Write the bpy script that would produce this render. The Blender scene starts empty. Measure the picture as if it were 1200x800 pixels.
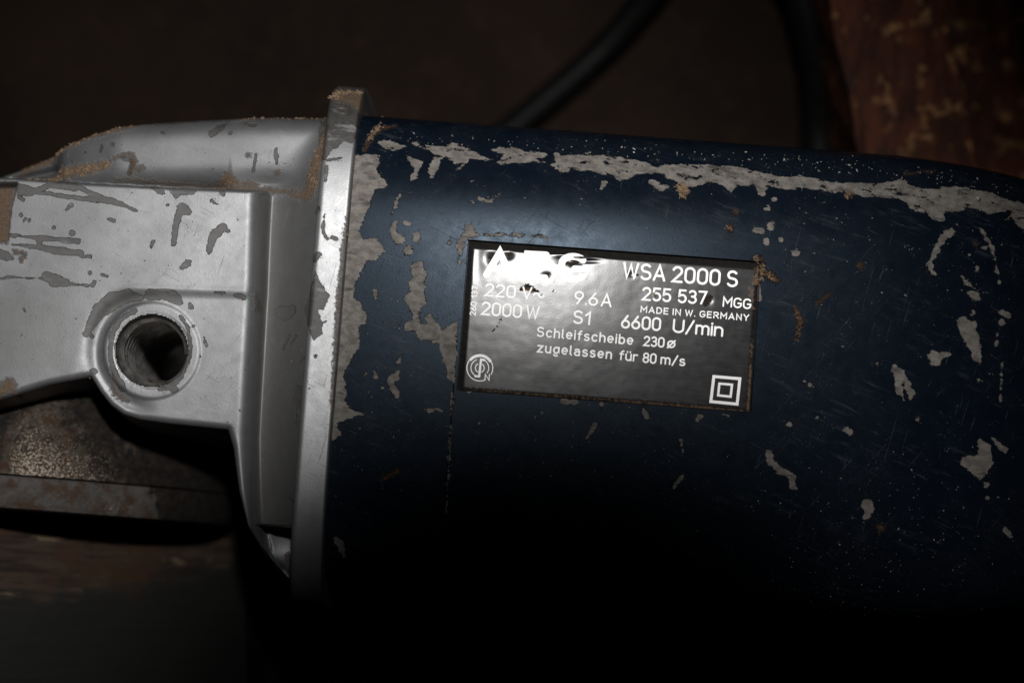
import bpy, math, random
import numpy as np
from mathutils import Vector, Matrix

random.seed(7)
rng = np.random.default_rng(7)
sc = bpy.context.scene
col = sc.collection

# ------------------------------------------------------------------ camera
ZF = 0.102                      # height of the grinder's side face above the floor (m)
D = 0.476                       # camera to face
TAU = math.radians(4.8)         # camera leans this much off straight down
K = 22.3 / 55.0 / 1200.0
B = np.array([0, -math.sin(TAU), math.cos(TAU)])
U_ = np.array([0, math.cos(TAU), math.sin(TAU)])
CAM = np.array([0, 0, ZF]) + D * B
cam_d = bpy.data.cameras.new('camera')
cam_d.sensor_width = 22.3
cam_d.lens = 55.0
cam_d.clip_start = 0.01
cam_d.clip_end = 50
cam_d.dof.use_dof = True
cam_d.dof.focus_distance = D + 0.002
cam_d.dof.aperture_fstop = 4.2
cam = bpy.data.objects.new('camera', cam_d)
cam.location = CAM
cam.rotation_euler = (TAU, 0, 0)
col.objects.link(cam)
sc.camera = cam

# ------------------------------------------------------------------ world, flash, exposure
w = bpy.data.worlds.new('World')
sc.world = w
w.use_nodes = True
w.node_tree.nodes['Background'].inputs[0].default_value = (0.9, 0.95, 1.0, 1)
w.node_tree.nodes['Background'].inputs[1].default_value = 0.0012

FLASH = CAM + 0.126 * U_ + np.array([0.008, 0, 0])
ld = bpy.data.lights.new('camera_flash', 'SPOT')
ld.energy = 16.0
ld.color = (1.0, 0.985, 0.97)
ld.shadow_soft_size = 0.011
ld.spot_size = math.radians(35)
ld.spot_blend = 1.0
flash = bpy.data.objects.new('camera_flash', ld)
flash.location = FLASH
aim = np.array([-0.026, 0.004, ZF])
flash.rotation_euler = Vector(aim - FLASH).to_track_quat('-Z', 'Y').to_euler()
col.objects.link(flash)
# beam profile of the pop-up flash: its lower middle is blocked by the lens barrel under it
ld.use_nodes = True
nt = ld.node_tree
for n in list(nt.nodes):
    nt.nodes.remove(n)
FR = np.array(flash.rotation_euler.to_matrix())
def lamp_dir(p):
    q = FR.T @ (np.array(p) - FLASH)
    return (q[0] / -q[2], q[1] / -q[2])
BLOCK_P = (0.003, -0.084, ZF)     # centre of the blocked disc on the tool's face
BLOCK_R0, BLOCK_R1 = 0.046, 0.112
c0 = lamp_dir(BLOCK_P)
def N(t, typ, **kw):
    n = t.nodes.new(typ)
    for k, v in kw.items():
        setattr(n, k, v)
    return n
def math_node(t, op, a, b=None, c=None, clamp=False):
    n = N(t, 'ShaderNodeMath', operation=op, use_clamp=clamp)
    for i, v in enumerate((a, b, c)):
        if v is None:
            continue
        if isinstance(v, (int, float)):
            n.inputs[i].default_value = v
        else:
            t.links.new(v, n.inputs[i])
    return n.outputs[0]
tc = N(nt, 'ShaderNodeTexCoord')
sp = N(nt, 'ShaderNodeSeparateXYZ')
nt.links.new(tc.outputs['Normal'], sp.inputs[0])
az = math_node(nt, 'ABSOLUTE', sp.outputs[2])
px = math_node(nt, 'SUBTRACT', math_node(nt, 'DIVIDE', sp.outputs[0], az), c0[0])
py = math_node(nt, 'SUBTRACT', math_node(nt, 'DIVIDE', sp.outputs[1], az), c0[1])
rr = math_node(nt, 'SQRT', math_node(nt, 'ADD', math_node(nt, 'MULTIPLY', px, px), math_node(nt, 'MULTIPLY', py, py)))
mr = N(nt, 'ShaderNodeMapRange', interpolation_type='SMOOTHSTEP')
nt.links.new(rr, mr.inputs[0])
mr.inputs[1].default_value = BLOCK_R0 / D
mr.inputs[2].default_value = BLOCK_R1 / D
mr.inputs[3].default_value = 0.004
mr.inputs[4].default_value = 1.0
em = N(nt, 'ShaderNodeEmission')
nt.links.new(mr.outputs[0], em.inputs[1])
out = N(nt, 'ShaderNodeOutputLight')
nt.links.new(em.outputs[0], out.inputs[0])

sc.view_settings.view_transform = 'Standard'
sc.view_settings.look = 'None'
sc.view_settings.exposure = 0
sc.view_settings.gamma = 1
sc.view_settings.use_curve_mapping = False
sc.cycles.use_denoising = True

# ------------------------------------------------------------------ coordinates
YAW = math.radians(-4.3)        # the tool lies slightly turned
CY, SY = math.cos(YAW), math.sin(YAW)
def at(u, v, z):
    """point at height z seen at photo position u, v (1200 x 800)"""
    u = np.asarray(u, float); v = np.asarray(v, float)
    dx = (u - 600) * K
    dy = (400 - v) * K * U_[1] - B[1]
    dz = (400 - v) * K * U_[2] - B[2]
    t = (z - CAM[2]) / dz
    return CAM[0] + dx * t, CAM[1] + dy * t
def loc(u, v, z):
    """the same in the tool's own frame (x along the motor axis)"""
    x, y = at(u, v, z)
    return x * CY + y * SY, -x * SY + y * CY
ZR = 0.101
def ref(x, y):
    """tool frame x, y -> layout coordinates on the reference plane ZR"""
    wx = x * CY - y * SY
    wy = x * SY + y * CY
    # solve pinhole relation for the plane z = ZR
    d = np.stack([wx - CAM[0], wy - CAM[1], np.full_like(wx, ZR - CAM[2])], -1)
    depth = -(d @ B)
    return 600 + (d[..., 0] / depth) / K, 400 - ((d @ U_) / depth) / K

# ------------------------------------------------------------------ mesh helpers
def mesh_obj(name, verts, faces, mat, parent=None, smooth=True):
    me = bpy.data.meshes.new(name)
    me.from_pydata([tuple(map(float, v)) for v in verts], [], [tuple(map(int, f)) for f in faces])
    me.update()
    if smooth:
        me.polygons.foreach_set('use_smooth', [True] * len(me.polygons))
    if mat:
        me.materials.append(mat)
    o = bpy.data.objects.new(name, me)
    col.objects.link(o)
    if parent:
        o.parent = parent
    return o
def grid_faces(nu, nv, wrap_u=False, wrap_v=False):
    f = []
    a = np.arange(nu if wrap_u else nu - 1)
    b = np.arange(nv if wrap_v else nv - 1)
    A, Bq = np.meshgrid(a, b, indexing='ij')
    A2 = (A + 1) % nu; B2 = (Bq + 1) % nv
    return np.stack([A * nv + Bq, A2 * nv + Bq, A2 * nv + B2, A * nv + B2], -1).reshape(-1, 4)
def set_attr(o, name, vals):
    a = o.data.attributes.new(name, 'FLOAT', 'POINT')
    a.data.foreach_set('value', np.asarray(vals, np.float32))
def sharpen(o, ang=35):
    me = o.data
    me.set_sharp_from_angle(angle=math.radians(ang))
def tag(o, label, cat, group=None):
    o['label'] = label; o['category'] = cat
    if group: o['group'] = group
def tube(path, r, nseg=14, cap=True):
    path = [np.array(p, float) for p in path]
    n = len(path)
    rs = r if hasattr(r, '__len__') else [r] * n
    V, F = [], []
    up = np.array([0.13, 0.2, 0.97])
    for i, p in enumerate(path):
        t = path[min(i + 1, n - 1)] - path[max(i - 1, 0)]
        t /= np.linalg.norm(t)
        s = np.cross(t, up); s /= np.linalg.norm(s)
        q = np.cross(s, t)
        for k in range(nseg):
            a = 2 * math.pi * k / nseg
            V.append(p + rs[i] * (math.cos(a) * s + math.sin(a) * q))
    for i in range(n - 1):
        for k in range(nseg):
            k2 = (k + 1) % nseg
            F.append((i * nseg + k, i * nseg + k2, (i + 1) * nseg + k2, (i + 1) * nseg + k))
    if cap:
        F.append(tuple(range(nseg))[::-1]); F.append(tuple(range((n - 1) * nseg, n * nseg)))
    return V, F
def spline(pts, n):
    """Catmull-Rom through pts"""
    P = [np.array(p, float) for p in pts]
    P = [2 * P[0] - P[1]] + P + [2 * P[-1] - P[-2]]
    o = []
    for i in range(1, len(P) - 2):
        for k in range(n):
            t = k / n
            o.append(0.5 * (2 * P[i] + (P[i + 1] - P[i - 1]) * t + (2 * P[i - 1] - 5 * P[i] + 4 * P[i + 1] - P[i + 2]) * t ** 2
                            + (-P[i - 1] + 3 * P[i] - 3 * P[i + 1] + P[i + 2]) * t ** 3))
    o.append(P[-2])
    return o
def smin(a, b, k):
    h = np.clip(0.5 + 0.5 * (b - a) / k, 0, 1)
    return b + (a - b) * h - k * h * (1 - h)
def smax(a, b, k):
    return -smin(-a, -b, k)
def sstep(e0, e1, x):
    t = np.clip((x - e0) / (e1 - e0), 0, 1)
    return t * t * (3 - 2 * t)
def seg_dist(P, a, b):
    a = np.array(a, float); b = np.array(b, float)
    ab = b - a
    t = np.clip(((P - a) @ ab) / max(ab @ ab, 1e-9), 0, 1)
    return np.linalg.norm(P - (a + t[:, None] * ab), axis=1), t
def poly_sdf(P, pts):
    """positive inside"""
    d = np.full(len(P), 1e9)
    ins = np.zeros(len(P), bool)
    m = len(pts)
    for i in range(m):
        a, b = pts[i], pts[(i + 1) % m]
        dd, _ = seg_dist(P, a, b)
        d = np.minimum(d, dd)
        if a[1] != b[1]:
            c = ((a[1] > P[:, 1]) != (b[1] > P[:, 1])) & (P[:, 0] < (b[0] - a[0]) * (P[:, 1] - a[1]) / (b[1] - a[1]) + a[0])
            ins ^= c
    return np.where(ins, d, -d)
def stroke_sdf(P, pts, r):
    rs = r if hasattr(r, '__len__') else [r] * len(pts)
    if len(pts) == 1:
        return rs[0] - np.linalg.norm(P - np.array(pts[0], float), axis=1)
    d = np.full(len(P), -1e9)
    for i in range(len(pts) - 1):
        dd, t = seg_dist(P, pts[i], pts[i + 1])
        d = np.maximum(d, rs[i] + (rs[i + 1] - rs[i]) * t - dd)
    return d
def field(P, shapes, cap=10.0):
    """signed distance (layout units, positive inside) to the nearest wear mark"""
    f = np.full(len(P), -cap)
    for s in shapes:
        pts = np.array(s[1], float)
        pad = cap + (np.max(s[2]) if s[0] == 's' else 0)
        lo, hi = pts.min(0) - pad, pts.max(0) + pad
        m = np.all((P > lo) & (P < hi), axis=1)
        if not m.any():
            continue
        q = P[m]
        v = stroke_sdf(q, s[1], s[2]) if s[0] == 's' else poly_sdf(q, s[1])
        if s[0] == 'q':
            v = np.minimum(v, 1.7)              # thin wear that stays patchy inside
        f[m] = np.maximum(f[m], v)
    return f
PXMM = 0.161

# ------------------------------------------------------------------ materials
class M:
    """small node-tree builder"""
    def __init__(self, name):
        self.m = bpy.data.materials.new(name)
        self.m.use_nodes = True
        self.t = self.m.node_tree
        self.b = self.t.nodes['Principled BSDF']
        tcn = N(self.t, 'ShaderNodeTexCoord')
        mp = N(self.t, 'ShaderNodeMapping')
        mp.inputs['Scale'].default_value = (1000, 1000, 1000)
        self.t.links.new(tcn.outputs['Object'], mp.inputs[0])
        self.mm = mp.outputs[0]                       # object coordinates in millimetres
    def link(self, a, b): self.t.links.new(a, b)
    def put(self, key, v):
        s = self.b.inputs[key]
        if isinstance(v, (int, float)): s.default_value = v
        elif isinstance(v, tuple): s.default_value = v if len(v) == 4 else (*v, 1)
        else: self.link(v, s)
    def noise(self, scale, detail=4, rough=0.55, stretch=None, rot=0, off=0.0):
        n = N(self.t, 'ShaderNodeTexNoise')
        n.inputs['Scale'].default_value = scale
        n.inputs['Detail'].default_value = detail
        n.inputs['Roughness'].default_value = rough
        src = self.mm
        if stretch or off:
            mp = N(self.t, 'ShaderNodeMapping')
            if stretch:
                mp2 = N(self.t, 'ShaderNodeMapping')
                mp2.inputs['Rotation'].default_value = (0, 0, math.radians(rot))
                self.link(src, mp2.inputs[0]); src = mp2.outputs[0]
                mp.inputs['Scale'].default_value = stretch
            mp.inputs['Location'].default_value = (off, off * 0.7, off * 1.3)
            self.link(src, mp.inputs[0]); src = mp.outputs[0]
        self.link(src, n.inputs['Vector'])
        return n.outputs[0]
    def voro(self, scale, feature='F1'):
        n = N(self.t, 'ShaderNodeTexVoronoi', feature=feature)
        n.inputs['Scale'].default_value = scale
        self.link(self.mm, n.inputs['Vector'])
        return n.outputs['Distance']
    def attr(self, name):
        n = N(self.t, 'ShaderNodeAttribute', attribute_name=name)
        return n.outputs['Fac']
    def f(self, op, a, b=None, c=None, clamp=False): return math_node(self.t, op, a, b, c, clamp)
    def ramp(self, v, a, b, lo=0.0, hi=1.0):
        n = N(self.t, 'ShaderNodeMapRange', interpolation_type='SMOOTHSTEP')
        self.link(v, n.inputs[0])
        for i, x in enumerate((a, b, lo, hi)): n.inputs[i + 1].default_value = x
        return n.outputs[0]
    def mix(self, fac, a, b):
        n = N(self.t, 'ShaderNodeMix', data_type='RGBA')
        if isinstance(fac, (int, float)): n.inputs[0].default_value = fac
        else: self.link(fac, n.inputs[0])
        for i, v in ((6, a), (7, b)):
            if isinstance(v, tuple): n.inputs[i].default_value = (*v, 1)
            else: self.link(v, n.inputs[i])
        return n.outputs[2]
    def mixf(self, fac, a, b):
        n = N(self.t, 'ShaderNodeMix', data_type='FLOAT')
        self.link(fac, n.inputs[0])
        for i, v in ((2, a), (3, b)):
            if isinstance(v, (int, float)): n.inputs[i].default_value = v
            else: self.link(v, n.inputs[i])
        return n.outputs[0]
    def bump(self, h, dist, strength=1.0, prev=None):
        n = N(self.t, 'ShaderNodeBump')
        n.inputs['Strength'].default_value = strength
        n.inputs['Distance'].default_value = dist
        self.link(h, n.inputs['Height'])
        if prev: self.link(prev, n.inputs['Normal'])
        return n.outputs[0]

def worn_paint(name, paint, paint2, bare, bare2, metallic, rough, bare_rough, edge=0.9, speck=0.70, spec=0.5, speck_fine=0.71,
               peel=0.012, spec_tint=(1, 1, 1), scratch_col=(0.10, 0.11, 0.125), bare_metal=0.0, dirt=((0.11, 0.065, 0.032), (0.05, 0.032, 0.02))):
    k = M(name)
    n1 = k.noise(0.75, 5, 0.62, stretch=(0.58, 1.2, 1.0), rot=4)
    n2 = k.noise(0.25, 4, 0.6, off=31.0)
    chip = k.f('ADD', k.attr('chip'), k.f('MULTIPLY', k.f('SUBTRACT', n1, 0.50), edge))
    chip = k.f('ADD', chip, k.f('MULTIPLY', k.f('SUBTRACT', k.noise(3.6, 3, 0.6, off=17.0), 0.5), edge * 0.16))
    cm = k.ramp(chip, -0.05, 0.07)
    # loose small flecks where the paint has been hit
    sp1 = k.ramp(k.f('ADD', k.noise(0.9, 3, 0.5, off=77.0), k.f('MULTIPLY', k.f('SUBTRACT', n2, 0.5), 0.25)), speck, speck + 0.015)
    sp2 = k.ramp(k.f('ADD', k.noise(3.2, 2, 0.5, off=13.0), k.f('MULTIPLY', k.f('SUBTRACT', n2, 0.5), 0.3)), speck_fine, speck_fine + 0.03)
    cm = k.f('MAXIMUM', cm, k.f('MAXIMUM', sp1, k.f('MULTIPLY', sp2, 0.7)))
    # scratches
    s1 = k.ramp(k.noise(1.0, 2, 0.5, stretch=(0.12, 4.5, 1.0), rot=24, off=5.0), 0.70, 0.76)
    s2 = k.ramp(k.noise(1.0, 2, 0.5, stretch=(4.0, 0.10, 1.0), rot=12, off=9.0), 0.70, 0.76)
    s3 = k.ramp(k.noise(1.0, 2, 0.5, stretch=(0.08, 5.5, 1.0), rot=-52, off=19.0), 0.71, 0.77)
    scr = k.f('MAXIMUM', s1, k.f('MAXIMUM', s2, s3))
    scr = k.f('MULTIPLY', scr, k.ramp(k.noise(0.12, 2, 0.5, off=3.0), 0.42, 0.6))
    pc = k.mix(k.ramp(n2, 0.35, 0.7), paint, paint2)
    pc = k.mix(k.f('MULTIPLY', scr, 0.32), pc, scratch_col)
    # thin grey dust film
    film_shade = k.f('MULTIPLY', k.ramp(k.noise(5.0, 3, 0.7, off=41.0), 0.5, 0.75), k.ramp(k.noise(0.07, 3, 0.6, off=55.0), 0.4, 0.7))
    pc = k.mix(k.f('MULTIPLY', film_shade, 0.14), pc, (0.12, 0.11, 0.10))
    scuff = k.f('MULTIPLY', k.ramp(k.noise(0.6, 6, 0.75, stretch=(0.25, 1.6, 1.0), rot=16, off=61.0), 0.52, 0.70), k.ramp(k.noise(0.09, 3, 0.6, off=73.0), 0.42, 0.62))
    pc = k.mix(k.f('MULTIPLY', scuff, 0.13), pc, scratch_col)
    bc = k.mix(k.ramp(k.noise(0.8, 6, 0.6, stretch=(0.75, 1.1, 1.0), rot=3, off=8.0), 0.36, 0.66), bare, bare2)
    bc = k.mix(k.f('MULTIPLY', k.ramp(k.noise(0.35, 5, 0.6, off=66.0), 0.50, 0.70), 0.5), bc, tuple(c * 0.5 for c in bare2))
    vein = k.f('ABSOLUTE', k.f('SUBTRACT', k.noise(0.9, 3, 0.5, off=51.0), 0.5))
    bc = k.mix(k.f('MULTIPLY', k.ramp(vein, 0.0, 0.012, 1.0, 0.0), 0.55), bc, tuple(c * 0.35 for c in bare2))
    # chips are smudged where a thin skin of paint is left
    skin = k.ramp(k.noise(0.5, 5, 0.65, stretch=(0.4, 1.2, 1.0), rot=3, off=81.0), 0.56, 0.68)
    bc = k.mix(k.f('MULTIPLY', skin, 0.75), bc, k.mix(0.35, paint, bare2))
    c = k.mix(cm, pc, bc)
    gf = k.f('MULTIPLY', k.attr('film_shade'), k.ramp(k.noise(0.35, 6, 0.65, stretch=(1.6, 0.7, 1.0), off=29.0), 0.25, 0.60, 0.65, 1.0), clamp=True)  # grey grime together with painted crease darkening
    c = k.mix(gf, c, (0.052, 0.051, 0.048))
    dn = k.noise(1.6, 6, 0.7, off=23.0)
    dm = k.ramp(k.f('ADD', k.attr('dirt'), k.f('MULTIPLY', k.f('SUBTRACT', dn, 0.5), 2.6)), -0.45, 0.85)
    dc = k.mix(k.ramp(k.noise(2.4, 5, 0.7, off=90.0), 0.35, 0.68), dirt[0], dirt[1])
    c = k.mix(k.f('MULTIPLY', dm, 0.9), c, dc)
    k.put('Base Color', c)
    k.put('Specular IOR Level', spec)
    k.put('Specular Tint', spec_tint)
    met = k.mixf(cm, metallic, bare_metal)
    k.put('Metallic', k.mixf(dm, k.mixf(gf, met, metallic * 0.1), 0.0))
    rv = k.f('ADD', rough, k.f('MULTIPLY', k.f('SUBTRACT', k.noise(0.5, 4, 0.6, off=70.0), 0.5), 0.16))
    rv = k.f('ADD', rv, k.f('MULTIPLY', scr, 0.15))
    rv = k.mixf(cm, rv, bare_rough)
    k.put('Roughness', k.mixf(dm, rv, 0.9))
    h = k.f('MULTIPLY', cm, -1.0)
    nb = k.bump(h, 0.00018)
    nb = k.bump(k.noise(3.4, 3, 0.6, off=2.0), peel * 0.001, 1.0, nb)
    nb = k.bump(k.f('MULTIPLY', scr, -1.0), 0.00002, 1.0, nb)
    nb = k.bump(k.f('MULTIPLY', k.noise(4.0, 5, 0.7, off=37.0), dm), 0.0004, 1.0, nb)
    k.put('Normal', nb)
    return k.m

mat_blue = worn_paint('worn_navy_paint', (0.0024, 0.0044, 0.0080), (0.0034, 0.0058, 0.0100), (0.138, 0.127, 0.115), (0.086, 0.078, 0.070),
                      0.0, 0.24, 0.7, edge=2.4, speck=0.735, spec=0.032, peel=0.0055, spec_tint=(0.62, 0.80, 1.0))
def silver(name, c1, c2, metal, rough):
    return worn_paint(name, c1, c2, (0.036, 0.034, 0.031), (0.024, 0.0225, 0.021), metal, rough, 0.6, edge=1.3, speck=0.74, peel=0.020, scratch_col=(0.25, 0.25, 0.25), speck_fine=0.74)
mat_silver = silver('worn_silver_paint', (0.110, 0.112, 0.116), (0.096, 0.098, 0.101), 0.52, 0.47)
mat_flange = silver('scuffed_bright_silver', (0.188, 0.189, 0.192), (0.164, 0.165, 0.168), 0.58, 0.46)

def simple(name, c1, c2, rough, scale=1.0, metallic=0.0, bumpd=0.00005, spec=0.5, lo=0.35, hi=0.65):
    k = M(name)
    k.put('Base Color', k.mix(k.ramp(k.noise(scale, 6, 0.65), lo, hi), c1, c2))
    k.put('Roughness', rough); k.put('Metallic', metallic); k.put('Specular IOR Level', spec)
    k.put('Normal', k.bump(k.noise(scale * 2.2, 5, 0.65, off=4.0), bumpd))
    return k.m

def plate_material():
    k = M('black_nameplate')
    st = k.noise(1.0, 4, 0.6, stretch=(0.25, 1.6, 1), rot=2)
    k.put('Base Color', k.mix(k.ramp(st, 0.35, 0.7), (0.019, 0.018, 0.020), (0.034, 0.032, 0.034)))
    dm = k.ramp(k.f('ADD', k.attr('dirt'), k.f('MULTIPLY', k.f('SUBTRACT', k.noise(1.6, 6, 0.7), 0.5), 1.6)), -0.1, 0.4)
    base = k.mix(k.ramp(st, 0.35, 0.7), (0.009, 0.0085, 0.009), (0.014, 0.0132, 0.0138))
    dk = k.ramp(k.f('ADD', k.attr('chip'), k.f('MULTIPLY', k.f('SUBTRACT', k.noise(2.2, 4, 0.6, off=3.0), 0.5), 0.5)), -0.04, 0.06)
    c = k.mix(dk, base, (0.022, 0.017, 0.012))
    k.put('Base Color', k.mix(k.f('MULTIPLY', dm, 0.75), c, (0.13, 0.08, 0.045)))
    r = k.f('ADD', 0.180, k.f('MULTIPLY', k.f('SUBTRACT', k.noise(0.45, 5, 0.65, off=7.0), 0.45), 0.06))
    r = k.f('ADD', r, k.f('MULTIPLY', k.f('SUBTRACT', st, 0.5), 0.03))
    k.put('Roughness', k.f('MAXIMUM', r, k.f('MULTIPLY', k.f('MAXIMUM', dm, dk), 0.85)))
    k.put('Specular IOR Level', 0.10)
    nb = k.bump(k.noise(0.16, 2, 0.5, off=12.0), 0.00004)
    nb = k.bump(k.noise(3.0, 4, 0.7, off=15.0), 0.000003, 1.0, nb)
    k.put('Normal', nb)
    return k.m
mat_plate = plate_material()
mat_print = simple('white_print', (0.90, 0.89, 0.88), (0.82, 0.81, 0.80), 0.55, 1.0, bumpd=0.000005)
mat_gap = simple('dark_gap_shade', (0.004, 0.004, 0.004), (0.010, 0.008, 0.006), 0.8, 2.0, spec=0.1)  # near-black stand-in for the shade inside the plate recess
mat_thread = simple('bare_thread_steel', (0.30, 0.29, 0.28), (0.11, 0.10, 0.09), 0.36, 0.5, metallic=0.8, bumpd=0.0001)
mat_cord = simple('black_rubber', (0.0018, 0.0018, 0.0018), (0.0035, 0.0032, 0.003), 0.5, 0.3, bumpd=0.0002, spec=0.05)
mat_crumb = simple('tan_crumbs', (0.16, 0.105, 0.058), (0.07, 0.043, 0.024), 0.9, 0.8, bumpd=0.0002)
mat_pale = simple('pale_flecks', (0.32, 0.29, 0.25), (0.18, 0.15, 0.12), 0.7, 0.8)

def grime_material(name, b1, b2):
    k = M(name)
    rust = k.mix(k.ramp(k.noise(0.5, 6, 0.7), 0.35, 0.65), b1, b2)
    rust = k.mix(k.f('MULTIPLY', k.ramp(k.noise(0.35, 5, 0.6, off=60.0), 0.50, 0.62), 0.75), rust, (0.036, 0.017, 0.0085))
    blk_ = k.ramp(k.f('ADD', k.attr('chip'), k.f('MULTIPLY', k.f('SUBTRACT', k.noise(0.45, 6, 0.7, off=5.0), 0.5), 7.0)), -0.8, 0.9)  # black layer: grime patches and painted shadow
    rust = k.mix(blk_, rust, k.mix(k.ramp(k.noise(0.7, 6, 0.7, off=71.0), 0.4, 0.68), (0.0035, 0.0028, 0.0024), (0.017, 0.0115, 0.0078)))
    sp = k.ramp(k.f('ADD', k.noise(2.0, 6, 0.8, off=20.0), k.f('MULTIPLY', k.attr('dirt'), 0.06)), 0.52, 0.60)
    sp = k.f('MULTIPLY', sp, k.ramp(k.attr('dirt'), -2.0, 0.6))
    rust = k.mix(sp, rust, (0.30, 0.25, 0.20))
    k.put('Base Color', rust)
    k.put('Roughness', 0.75)
    k.put('Specular IOR Level', 0.2)
    k.put('Normal', k.bump(k.noise(2.0, 6, 0.8, off=20.0), 0.0005))
    return k.m
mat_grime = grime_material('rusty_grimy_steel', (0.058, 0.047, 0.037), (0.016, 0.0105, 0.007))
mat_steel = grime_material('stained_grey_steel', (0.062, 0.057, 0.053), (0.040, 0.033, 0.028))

def floor_material():
    k = M('dirty_brown_floor')
    a = k.noise(0.02, 6, 0.6)
    c = k.mix(k.ramp(a, 0.35, 0.65), (0.0062, 0.0039, 0.0029), (0.0110, 0.0067, 0.0049))
    c = k.mix(k.f('MULTIPLY', k.ramp(k.noise(0.25, 5, 0.6, off=7.0), 0.5, 0.72), 0.45), c, (0.016, 0.0098, 0.0065))
    rust = k.ramp(k.f('ADD', k.attr('dirt'), k.f('MULTIPLY', k.f('SUBTRACT', k.noise(0.12, 5, 0.65, off=3.0), 0.5), 18.0)), -2.0, 6.0)
    grain = k.noise(0.5, 4, 0.6, stretch=(0.10, 1.6, 1.0), off=11.0)
    rc = k.mix(k.ramp(grain, 0.38, 0.66), (0.060, 0.040, 0.028), (0.17, 0.115, 0.075))
    c = k.mix(rust, c, rc)
    k.put('Base Color', c)
    k.put('Roughness', 0.85)
    k.put('Specular IOR Level', 0.05)
    k.put('Normal', k.bump(k.noise(0.25, 6, 0.7), 0.0006))
    return k.m
mat_floor = floor_material()

def wood_material():
    k = M('old_reddish_wood')
    g = k.noise(0.22, 6, 0.7, stretch=(1.0, 0.4, 1.0), rot=8)
    c = k.mix(k.ramp(g, 0.35, 0.65), (0.015, 0.0046, 0.0028), (0.050, 0.0145, 0.0068))
    c = k.mix(k.ramp(k.noise(0.24, 5, 0.65, off=8.0), 0.56, 0.64), c, (0.15, 0.078, 0.032))
    c = k.mix(k.f('MULTIPLY', k.ramp(k.noise(0.06, 5, 0.6, off=28.0), 0.52, 0.68), 0.7), c, (0.014, 0.009, 0.007))
    k.put('Base Color', c)
    k.put('Roughness', 0.7)
    k.put('Specular IOR Level', 0.1)
    k.put('Normal', k.bump(k.noise(0.2, 6, 0.7), 0.0010))
    return k.m
mat_wood = wood_material()
def streak_material():
    k = M('streaked_brown_wood')
    g = k.noise(0.5, 5, 0.65, stretch=(0.06, 1.5, 0.3), rot=3, off=11.0)
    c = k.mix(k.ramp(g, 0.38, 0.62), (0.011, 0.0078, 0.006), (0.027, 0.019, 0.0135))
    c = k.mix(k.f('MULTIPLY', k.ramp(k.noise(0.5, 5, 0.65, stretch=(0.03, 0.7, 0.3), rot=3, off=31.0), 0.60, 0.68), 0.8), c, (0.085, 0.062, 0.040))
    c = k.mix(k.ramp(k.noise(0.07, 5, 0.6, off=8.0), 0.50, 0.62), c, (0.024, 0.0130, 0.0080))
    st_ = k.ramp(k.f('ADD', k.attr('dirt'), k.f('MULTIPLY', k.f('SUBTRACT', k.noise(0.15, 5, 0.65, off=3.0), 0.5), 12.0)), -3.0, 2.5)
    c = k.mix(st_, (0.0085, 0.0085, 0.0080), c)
    k.put('Base Color', c)
    k.put('Roughness', 0.85)
    k.put('Specular IOR Level', 0.1)
    k.put('Normal', k.bump(g, 0.0006))
    return k.m
mat_streak = streak_material()

# ------------------------------------------------------------------ floor
nx = 90
fx = np.linspace(-0.45, 0.45, nx); fy = np.linspace(-0.40, 0.50, nx)
FX, FY = np.meshgrid(fx, fy, indexing='ij')
V = np.stack([FX, FY, 0 * FX], -1).reshape(-1, 3)
floor = mesh_obj('floor', V, grid_faces(nx, nx), mat_floor)
floor['kind'] = 'structure'
stain = []
for poly in ([(-700, 610), (0, 612), (130, 622), (200, 640), (300, 608), (330, 640), (230, 668), (150, 688), (60, 700), (-700, 705)],):
    pts = []
    for (u, v) in poly:
        a, b = at(u, v, 0.0)
        pts.append((float(a) * 1000, float(b) * 1000))
    stain.append(('p', pts))
set_attr(floor, 'dirt', field(V[:, :2] * 1000, stain, 30.0))

# ------------------------------------------------------------------ the angle grinder
root = bpy.data.objects.new('angle_grinder', None)
root.empty_display_size = 0.05
root.rotation_euler = (0, 0, YAW)
col.objects.link(root)
tag(root, 'worn angle grinder with chipped navy motor housing and silver gear head on its side', 'angle grinder')

ZC = 0.057                       # height of motor axis
NEXP = 6.5
HB = ZF - ZC                     # half depth of the housing
yc = float(loc(713, 421, ZF)[1])
HA = float(loc(713, 161, 0.080)[1]) - yc
X_FL = float(loc(396, 400, 0.107)[0])        # motor-side face of the flange
X_END = float(loc(1420, 400, ZF)[0])
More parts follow.
